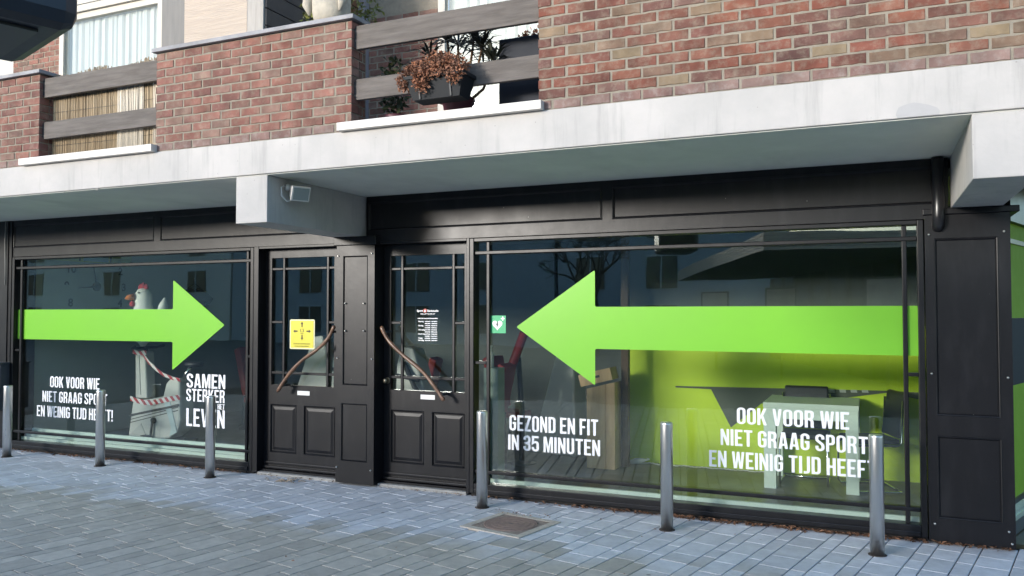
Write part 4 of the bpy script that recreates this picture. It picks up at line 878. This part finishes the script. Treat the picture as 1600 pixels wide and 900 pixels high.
# ================================================================== INSIDE THE SHOP
# lectern-like oak pedestal with a tilted box, and a brown post
pe = thing('wooden_pedestal', (-2.69, 1.75, .021), 'tall oak pedestal with slanted top inside the right window', 'pedestal')
for a, b in ((-2.845, -2.632), (-2.630, -2.528)):
    za, zb = [.875 + .08 * (v + 2.845) / .317 for v in (a, b)]
    mb = MB(); mb.prism([(a, .021), (b, .021), (b, zb), (a, za)], 1.62, 1.90); mb.build('plank', WOOD, pe, bev=.004)
bx = tag(MB().obox((-2.748, 1.74, 1.002), Vector((.180, 0, .0465)), (0, .12, 0), Vector((-.0165, 0, .064))).build('wooden_box', WOOD, bev=.004), 'tilted wooden box lying on top of the oak pedestal', 'box')
s2 = MB().obox((-2.748, 1.6185, 1.005), Vector((.05, 0, .013)), (0, .0015, 0), Vector((-.0035, 0, .0125))).build('slot', DARK, bx)
tag(B(-2.515, -2.435, 1.82, 1.90, .021, 2.739).build('wooden_post', WOODDARK, bev=.004), 'brown wooden post behind the oak pedestal', 'post')
# dark painted figure and white ticks on the green wall
wg = thing('wall_graphic', (-.7, 2.196, .8), 'dark angular graphic painted across the lime green wall', 'wall graphic')
GD = mat('graphic_dark_grey', (.085, .10, .07), .6)
MB().prism([(-2.0, .873), (-1.611, .868), (-1.402, .465), (-1.085, .735), (-.476, .795), (.13, .897), (.55, .82), (.55, .91), (.13, .918), (-2.0, .89)], 2.193, 2.199).build('dark_shape', GD, wg)
for q in range(6): MB().prism([(-.62 + q * .105, .872 + q * .004), (-.56 + q * .105, .872 + q * .004), (-.565 + q * .105, .908 + q * .002), (-.625 + q * .105, .908 + q * .002)], 2.190, 2.1925).build('white_tick', mat('tick_grey', (.45, .48, .45), .6), wg)
# white table and two cantilever chairs
tb = thing('white_table', (-.54, 1.72, .021), 'pale white laminate table standing in the right window', 'table')
B(-.965, -.115, 1.335, 2.12, .795, .842).build('table_top', MINT, tb, bev=.003)
for x in (-.962, -.232):
    for y in (1.34, 2.0): B(x, x + .112, y, y + .11, .0215, .7948).build('leg', MINT, tb, bev=.003)
B(-.849, -.233, 1.345, 1.365, .69, .7945).build('apron', MINT, tb)
def chair(cx, cy, ang, label):
    t = thing('cantilever_chair', (cx, cy, .021), label, 'chair', 'black chairs at the white table'); t.rotation_euler = (0, 0, ang)
    for s_ in (-1, 1):
        x = s_ * .22
        MB().tube([(x, .22, .86), (x, .20, .47), (x, .17, .44), (x, -.20, .44), (x, -.235, .41), (x, -.235, .05), (x, -.21, .013), (x, .17, .013), (x * .95, .2, .013)], .0115, 10).build('tube_frame', CHROME, t, local=True)
    MB().tube([(-.21, .2, .013), (.21, .2, .013)], .0115, 10).build('floor_tube', CHROME, t, local=True)
    BL_ = mat('black_leather', (.02, .02, .022), .4)
    B(-.215, .215, -.23, .19, .452, .50).build('seat', BL_, t, bev=.015, local=True)
    MB().obox((0, .225, .72), (.21, 0, 0), (0, .022, .004), (0, .03, .21)).build('backrest', BL_, t, bev=.015, local=True)
chair(-.62, 1.80, R(0), 'black cantilever chair with chrome legs tucked under the white table')
chair(-.02, 1.72, R(-70), 'black cantilever chair at the right end of the white table')
# white cable along the skirting
pts = [(-2.5 + q * .02, 2.13 + .012 * math.sin(q * .7), .027 + .006 * math.sin(q * 1.3) ** 2) for q in range(76)]
pts = [(x, y - .03 + .022 * math.sin((x + 2.5) * 32), z) for x, y, z in pts]
tag(MB().tube(pts, .006, 6).build('wavy_cable', mat('white_flex', (.75, .76, .72), .5)), 'white wavy cable lying along the foot of the green wall', 'cable')
pts = [(-2.46 + .08 * math.cos(q * .55) + .002 * q, 2.05 + .055 * math.sin(q * .55), .03 + .0009 * q) for q in range(60)]
tag(MB().tube(pts, .006, 6).build('cable_coil', MATS['white_flex']), 'coiled white cable on the floor beside the oak pedestal', 'cable')

# exercise bike with barrier tape
bk = thing('exercise_bike', (-8.6, 1.1, .02), 'off white exercise bike wrapped in red and white tape in the left window', 'exercise bike')
mb = MB(); mb.prism([(-9.05, .05), (-8.97, .54), (-8.745, .56), (-8.43, .62), (-8.385, .78), (-8.32, .85), (-8.22, .86), (-8.14, .80), (-8.125, .32), (-8.17, .17), (-8.30, .085), (-8.50, .045)], .98, 1.22); mb.build('fairing', MACHINE, bk, bev=.03)
mb = MB(); mb.prism([(-8.968, .56), (-8.75, .57), (-8.80, 1.19), (-8.985, 1.20)], 1.02, 1.18); mb.build('column', MACHINE, bk, bev=.025)
for z in (.27, .31, .35): MB().obox((-8.58, .9785, z + .08), Vector((.42, 0, .10)), (0, .002, 0), (0, 0, .005)).build('stripe', DARK, bk)
MB().prism([(-8.42, .60), (-8.31, .60), (-8.17, .17), (-8.30, .11), (-8.27, .22)], .972, .979).build('side_trim', mat('pale_blue_grey', (.5, .6, .62), .4), bk)
MB().prism([(-9.03, .07), (-8.80, .25), (-8.70, .075)], .972, .979).build('lower_cover', mat('light_grey_plastic', (.48, .49, .48), .4), bk); MB().prism([(-9.0, .33), (-8.15, .50), (-8.15, .53), (-9.0, .36)], .971, .9785).build('groove', DARK, bk)
MB().prism([(-8.93, .62), (-8.86, .62), (-8.90, 1.15), (-8.95, 1.15)], 1.012, 1.019).build('column_trim', MATS['light_grey_plastic'], bk)
MB().tube([(-8.575, .985, .30), (-8.575, .955, .30)], .04, 16).build('hub', DARK, bk); MB().tube([(-8.575, .95, .30), (-8.60, .945, .10)], .014, 8).build('crank', DARK, bk); MB().obox((-8.66, .93, .095), (.06, 0, 0), (0, .04, 0), (0, 0, .016)).build('pedal', DARK, bk, bev=.006)
MB().tube([(-8.24, 1.1, .80), (-8.08, 1.1, 1.0)], .025, 10).build('seat_post', CHROME, bk)
mb = MB(); mb.lathe((-8.02, 1.1, 1.0), [(.03, 0), (.12, .01), (.14, .045), (.12, .065), (.03, .07)], 20, .75); mb.build('saddle', DARK, bk)
MB().tube([(-8.88, 1.1, 1.18), (-8.88, 1.1, 1.235)], .03, 10).build('stem', DARK, bk); MB().tube([(-8.80, .86, 1.26), (-8.90, .90, 1.235), (-8.95, 1.1, 1.235), (-8.90, 1.30, 1.235), (-8.80, 1.34, 1.26)], .016, 8).build('handlebar', DARK, bk)
for y in (.93, 1.27):  B(-8.98 if y < 1 else -8.35, -8.80 if y < 1 else -8.15, y - .0, y + .05, .021, .048).build('foot', DARK, bk)
TAPE = bpy.data.materials.new('barrier_tape'); TAPE.use_nodes = True; n_ = TAPE.node_tree.nodes; l_ = TAPE.node_tree.links
tc = n_.new('ShaderNodeTexCoord'); wv = n_.new('ShaderNodeTexWave'); wv.wave_type = 'BANDS'; wv.bands_direction = 'DIAGONAL'; wv.inputs['Scale'].default_value = 5.5; l_.new(tc.outputs['Object'], wv.inputs[0])
cr = n_.new('ShaderNodeValToRGB'); cr.color_ramp.interpolation = 'CONSTANT'; cr.color_ramp.elements[0].color = (.45, .03, .05, 1); cr.color_ramp.elements[1].position = .5; cr.color_ramp.elements[1].color = (.75, .72, .72, 1); l_.new(wv.outputs[1], cr.inputs[0]); l_.new(cr.outputs[0], n_['Principled BSDF'].inputs[0])
def ribbon(pts, w_, par, wob=.01):
    mb = MB(); P = [Vector(p) for p in pts]; rg_ = random.Random(len(pts))
    for a, b in zip(P, P[1:]): mb.quad(a - Vector((0, 0, w_)), b - Vector((0, 0, w_)), b + Vector((0, rg_.uniform(-wob, wob), w_)), a + Vector((0, 0, w_)))
    mb.build('tape', TAPE, par)
bk_tape = [(-8.83, 1.0, 1.17), (-8.70, .985, 1.06), (-8.55, .97, .97), (-8.40, .96, .90), (-8.25, .965, .86), (-8.12, .97, .84)]
ribbon(bk_tape, .022, bk); ribbon([(-9.0, .97, .57), (-8.9, .962, .55), (-8.75, .96, .53), (-8.6, .958, .53), (-8.45, .958, .56), (-8.3, .958, .59), (-8.12, .97, .62)], .033, bk); ribbon([(-8.99, .99, 1.19), (-8.88, .985, 1.17), (-8.74, .99, 1.18)], .03, bk)
# stuffed rooster on the handlebar
bk.location.y += .06
rt = thing('plush_rooster', (-8.88, 1.1, 1.25), 'white plush rooster with red comb sitting on the exercise bike', 'soft toy')
PL = mat('white_plush', (.72, .74, .70), .95, bump=.6, bscale=80)
mb = MB(); mb.lathe((-8.86, 1.08, 1.255), [(.03, 0), (.07, .05), (.19, .16), (.185, .36), (.14, .48), (.115, .56), (.12, .64), (.115, .70), (.08, .755), (.02, .775)], 20, .85); mb.build('body', PL, rt)
MB().tube([(-8.70, 1.1, 1.45), (-8.58, 1.1, 1.62), (-8.52, 1.1, 1.80), (-8.50, 1.1, 1.90)], [.06, .07, .06, .012], 12).build('tail', PL, rt)
REDF = mat('red_felt', (.40, .03, .04), .9)
mb = MB()
for dx, dz, r_ in ((-.05, .0, .035), (.0, .018, .042), (.055, .0, .036)): mb.lathe((-8.87 + dx, 1.08, 2.0 + dz), [(.005, 0), (r_, .02), (r_, .05), (.01, .09)], 12, .6)
mb.build('comb', REDF, rt); MB().tube([(-8.92, .985, 1.915), (-8.98, .93, 1.90), (-9.0, .905, 1.885)], [.045, .035, .008], 12).build('beak', mat('orange_felt', (.55, .17, .03), .9), rt)
MB().lathe((-8.95, .975, 1.78), [(.01, 0), (.04, .02), (.035, .06), (.01, .08)], 10, .7).build('wattle', REDF, rt)
for dx, dy in ((-.085, -.075), (.02, -.10)): MB().lathe((-8.86 + dx, 1.08 + dy, 1.955), [(.002, 0), (.012, .006), (.012, .018), (.002, .024)], 8).build('eye', DARK, rt)
rt.location.y += .02
# clock numerals straight on the left wall, banner above, shirt on a hanger
ck = thing('wall_clock', (-9.94, 1.26, 2.07), 'large wall clock of loose black numerals on the grey wall in the left window', 'clock')
CB = mat('clock_black', (.012, .012, .012), .5); wrot = (R(90), 0, R(90))
for q in range(1, 13):
    a = R(90 - 30 * q); flat_obj('numeral', text_mesh(str(q), .15, 'CENTER', bold=.004), CB, (-9.944, 1.26 + .46 * math.cos(a), 2.07 + .46 * math.sin(a) - .05), ck, wrot)
CG = mat('clock_bronze', (.10, .075, .02), .4, metal=.5); MB().tube([(-9.949, 1.26, 2.07), (-9.925, 1.26, 2.07)], .065, 12).build('clock_boss', CG, ck)
for ay, az in ((-.30, -.03), (-.06, .30)): MB().tube([(-9.935, 1.26, 2.07), (-9.935, 1.26 + ay, 2.07 + az)], [.012, .005], 6).build('clock_hand', CB, ck)
yb_ = thing('yellow_banner', (-9.94, 1.0, 2.40), 'yellow banner strip high on the wall in the left window', 'banner')
B(-9.9495, -9.945, .15, 1.85, 2.40, 2.62).build('cloth', mat('banner_yellow', (.42, .45, .12), .7), yb_); B(-9.9445, -9.943, 1.05, 1.45, 2.42, 2.6).build('blue_field', mat('banner_blue', (.20, .36, .45), .7), yb_)
sh = thing('hanging_shirt', (-9.85, 3.05, 1.75), 'black shirt on a hanger on the wall in the left window', 'shirt')
sm = MB(); prof = [(2.78, 2.02), (2.66, 1.93), (2.74, 1.84), (2.84, 1.90), (2.85, 1.55), (3.25, 1.55), (3.26, 1.90), (3.36, 1.84), (3.44, 1.93), (3.32, 2.02), (3.14, 2.10), (3.05, 2.06), (2.96, 2.10)]
i = len(sm.v); n = len(prof); sm.v += [(-9.945, y, z) for y, z in prof] + [(-9.90, y, z) for y, z in prof]; sm.f += [tuple(range(n)), tuple(range(2 * n - 1, n - 1, -1))] + [(k, n + k, n + (k + 1) % n, (k + 1) % n) for k in range(n)]
sm.build('cloth', mat('black_cotton', (.012, .012, .013), .9), sh); MB().tube([(-9.92, 2.9, 2.09), (-9.92, 3.05, 2.17), (-9.92, 3.2, 2.09), (-9.92, 3.05, 2.17), (-9.93, 3.05, 2.22), (-9.945, 3.07, 2.24)], .006, 6).build('hanger', DARK, sh)
# strength machines further in
def machine(x, y, ang, label, sc=1.0):
    t = thing('fitness_machine', (x, y, .02), label, 'fitness machine', 'fitness machines'); t.rotation_euler = (0, 0, ang); t.scale = (sc, sc, sc)
    mb = MB(); mb.prism([(-.45, .0), (.45, .0), (.42, .30), (.10, .42), (-.18, 1.28), (-.34, 1.30), (-.40, 1.1)], -.13, .13); mb.build('fairing', MACHINE, t, bev=.03, local=True)
    MB().tube([(-.28, -.16, 1.12), (-.12, -.2, .86), (.02, -.2, .66), (.05, -.22, .55)], .028, 8).build('lever', DARK, t, local=True); MB().tube([(-.36, -.2, .98), (-.06, -.2, .93)], .022, 8).build('grip', DARK, t, local=True)
    MB().obox((.62, 0, .42), (.19, 0, 0), (0, .17, 0), (0, 0, .04)).build('seat', REDPAD, t, bev=.02, local=True); MB().obox((.86, 0, .80), (.045, 0, -.02), (0, .16, 0), (.07, 0, .32)).build('back_pad', REDPAD, t, bev=.02, local=True)
    B(.30, .95, -.04, .04, .0, .06).build('beam', DARK, t, local=True); MB().tube([(.62, 0, .05), (.62, 0, .39)], .03, 8).build('seat_post', DARK, t, local=True); MB().tube([(.9, 0, .05), (.88, 0, .6)], .03, 8).build('back_post', DARK, t, local=True)
machine(-4.55, 1.25, R(0), 'off white fitness machine with red pads seen through the right door')
machine(-5.85, 1.85, R(12), 'fitness machine standing behind the left door')
machine(-7.4, 2.6, R(190), 'red padded fitness machine in the dark behind the exercise bike', 1.05)
machine(-3.55, 2.4, R(165), 'fitness machine in the dark behind the left edge of the right window')
ss = thing('sanitiser_stand', (-3.41, .47, .02), 'narrow grey green stand with a bottle behind the right window edge', 'stand')
B(-3.50, -3.345, .40, .56, .0205, 1.16).build('column', mat('sage_grey', (.20, .26, .22), .5), ss, bev=.004); MB().lathe((-3.455, .47, 1.1605), [(.032, 0), (.032, .12), (.026, .15), (.012, .16), (.012, .20), (.02, .205), (.02, .215), (.004, .22)], 16).build('bottle', MACHINE, ss)
rb = thing('red_bar', (-3.66, 1.5, .02), 'slanted red padded bar on a black post inside the right window', 'fitness bar')
MB().tube([(-3.53, 1.5, 1.48), (-3.78, 1.5, .86)], .05, 14).build('pad', REDPAD, rb); MB().tube([(-3.78, 1.5, .86), (-3.83, 1.5, .72)], .035, 12).build('grip', DARK, rb); MB().tube([(-3.62, 1.54, 1.2), (-3.60, 1.6, .6), (-3.60, 1.6, .021)], .03, 10).build('post', DARK, rb); MB().lathe((-3.6, 1.6, .021), [(.16, 0), (.16, .015), (.03, .03)], 18).build('foot', DARK, rb)

# ================================================================== ACROSS THE STREET (behind the viewer; mirrored in the glass)
CLAD = mat('blue_grey_cladding', (.34, .395, .44), .6, var=.1, vscale=.6); TRIM = mat('pale_trim', (.45, .5, .52), .6); PANE = mat('dark_pane', (.03, .045, .055), .1)
def house(x0, x1, h, m, wx, label, step=3.6):
    ob = thing('office_building', ((x0 + x1) / 2, -36, 0), label, 'building'); yf = -32.0
    B(x0, x1, yf - 9, yf, -.05, h).build('wall', m, ob); B(x0 - .1, x1 + .1, yf - 9.2, yf + .2, h + .0005, h + .16).build('roof_edge', TRIM, ob)
    x = wx
    while x < x1 - 2.2:
        z = .6
        while z + 1.5 < h - .2:
            w_ = B(x, x + 1.5, yf + .005, yf + .06, z, z + 1.45).build('window', PANE, ob); B(x - .06, x + 1.56, yf + .004, yf + .09, z + 1.451, z + 1.52).build('lintel', TRIM, w_); B(x + .72, x + .78, yf + .0605, yf + .09, z, z + 1.45).build('window_bar', TRIM, w_); z += 2.35
        x += step
house(-130, -36.2, 7.6, mat('grey_render', (.66, .65, .60), .8, var=.12, vscale=.4), -62, 'tall grey rendered building across the street, mirrored in the left window', 7.5)
house(-36, -14.7, 6.2, CLAD, -34.5, 'low blue grey building across the street, mirrored in the doors')
house(-14.5, -4.2, 7.2, CLAD, -13.6, 'tall blue grey building across the street, mirrored in the right window')
tr = thing('bare_tree', (-10.2, -24.5, -.05), 'bare winter tree across the street, mirrored in the right window', 'tree'); rg = random.Random(21); tk = MB(); br = MB()
tk.tube([(-10.2, -24.5, -.05), (-10.15, -24.5, 1.2), (-10.2, -24.45, 2.4)], [.16, .13, .11], 10)
def grow(p, d, L_, r_, lev):
    q = p + d * L_; m_ = p + d * L_ * .5 + Vector((rg.gauss(0, .05), rg.gauss(0, .05), rg.gauss(0, .05))) * L_; br.tube([p, m_, q], [r_, r_ * .85, r_ * .65], 5, caps=False)
    if lev:
        for _ in range(3): grow(q, (d + Vector((rg.gauss(0, .5), rg.gauss(0, .5), rg.gauss(.12, .4)))).normalized(), L_ * rg.uniform(.6, .85), r_ * .62, lev - 1)
for _ in range(4): grow(Vector((-10.2, -24.45, 2.3)), Vector((rg.gauss(0, .45), rg.gauss(0, .45), 1)).normalized(), 1.1, .075, 4)
BK = mat('bark', (.09, .075, .06), .9, var=.3); tk.build('trunk', BK, tr); o = br.build('branches', BK, tr); o['kind'] = 'stuff'
pv = thing('canopy_building', (4, -18, 0), 'shop with dark glazing under a timber edged canopy, mirrored in the right window', 'building')
K = [(-1.95, -10.2), (-6.9, -24.9), (12, -29.5), (14, -13.5)]
mb = MB(); i = 0
mb.v += [(x, y, 3.0) for x, y in K] + [(x, y, 3.34) for x, y in K]; mb.f += [(0, 1, 2, 3), (7, 6, 5, 4)] + [(k, (k + 1) % 4, 4 + (k + 1) % 4, 4 + k) for k in range(4)]
mb.build('canopy_roof', mat('dark_roof', (.06, .065, .06), .8), pv)
for r_ in range(5):
    z0 = 3.0 + r_ * .07
    for a, b in ((K[0], K[1]), (K[3], K[0])):
        a, b = Vector((*a, 0)), Vector((*b, 0)); dd = (b - a).normalized(); MB().obox((a + b) / 2 + Vector((0, 0, z0 + .032)), (b - a) / 2, Vector((dd.y, -dd.x, 0)) * .03, (0, 0, .031)).build('timber_board', mat('pale_timber', (.66, .58, .47), .7, var=.25, vscale=4, stretch=(.5, .5, 6)), pv)
GD2 = mat('dark_shop_glass', (.02, .025, .025), .08)
mb = MB(); W_ = [(1.2, -13.0), (-3.6, -26.5), (12, -29), (13, -15.5)]; mb.v += [(x, y, -.05) for x, y in W_] + [(x, y, 3.0) for x, y in W_]; mb.f += [(k, (k + 1) % 4, 4 + (k + 1) % 4, 4 + k) for k in range(4)]; mb.build('glazed_wall', GD2, pv)
for q in range(9):
    p = Vector((*W_[0], 0)).lerp(Vector((*W_[1], 0)), q / 8); MB().box(p.x - .06, p.x + .06, p.y - .06, p.y + .06, -.05, 2.999).build('glazing_post', DARK, pv)
    p = Vector((*W_[0], 0)).lerp(Vector((*W_[3], 0)), q / 8); MB().box(p.x - .06, p.x + .06, p.y - .06, p.y + .06, -.05, 2.999).build('glazing_post', DARK, pv)
def poster(x, y, ang, h, label):
    t = thing('poster_panel', (x, y, -.05), label, 'poster'); t.rotation_euler = (0, 0, ang)
    B(-.45, .45, -.03, .03, .9, .9 + h).build('frame', DARK, t, local=True); B(-.40, .40, .0305, .034, .95, .85 + h).build('sheet', mat('poster_sheet', (.50, .47, .44), .6, col2=(.36, .33, .32), vscale=3), t, local=True); B(-.03, .03, -.03, .03, 0, .899).build('leg', DARK, t, local=True)
poster(-4.4, -18.5, R(15), 1.5, 'framed poster below the far end of the timber canopy'); poster(-2.2, -16, R(15), 1.5, 'framed poster under the middle of the timber canopy'); poster(.3, -11.6, R(5), 1.6, 'pale poster board near the corner of the timber canopy')
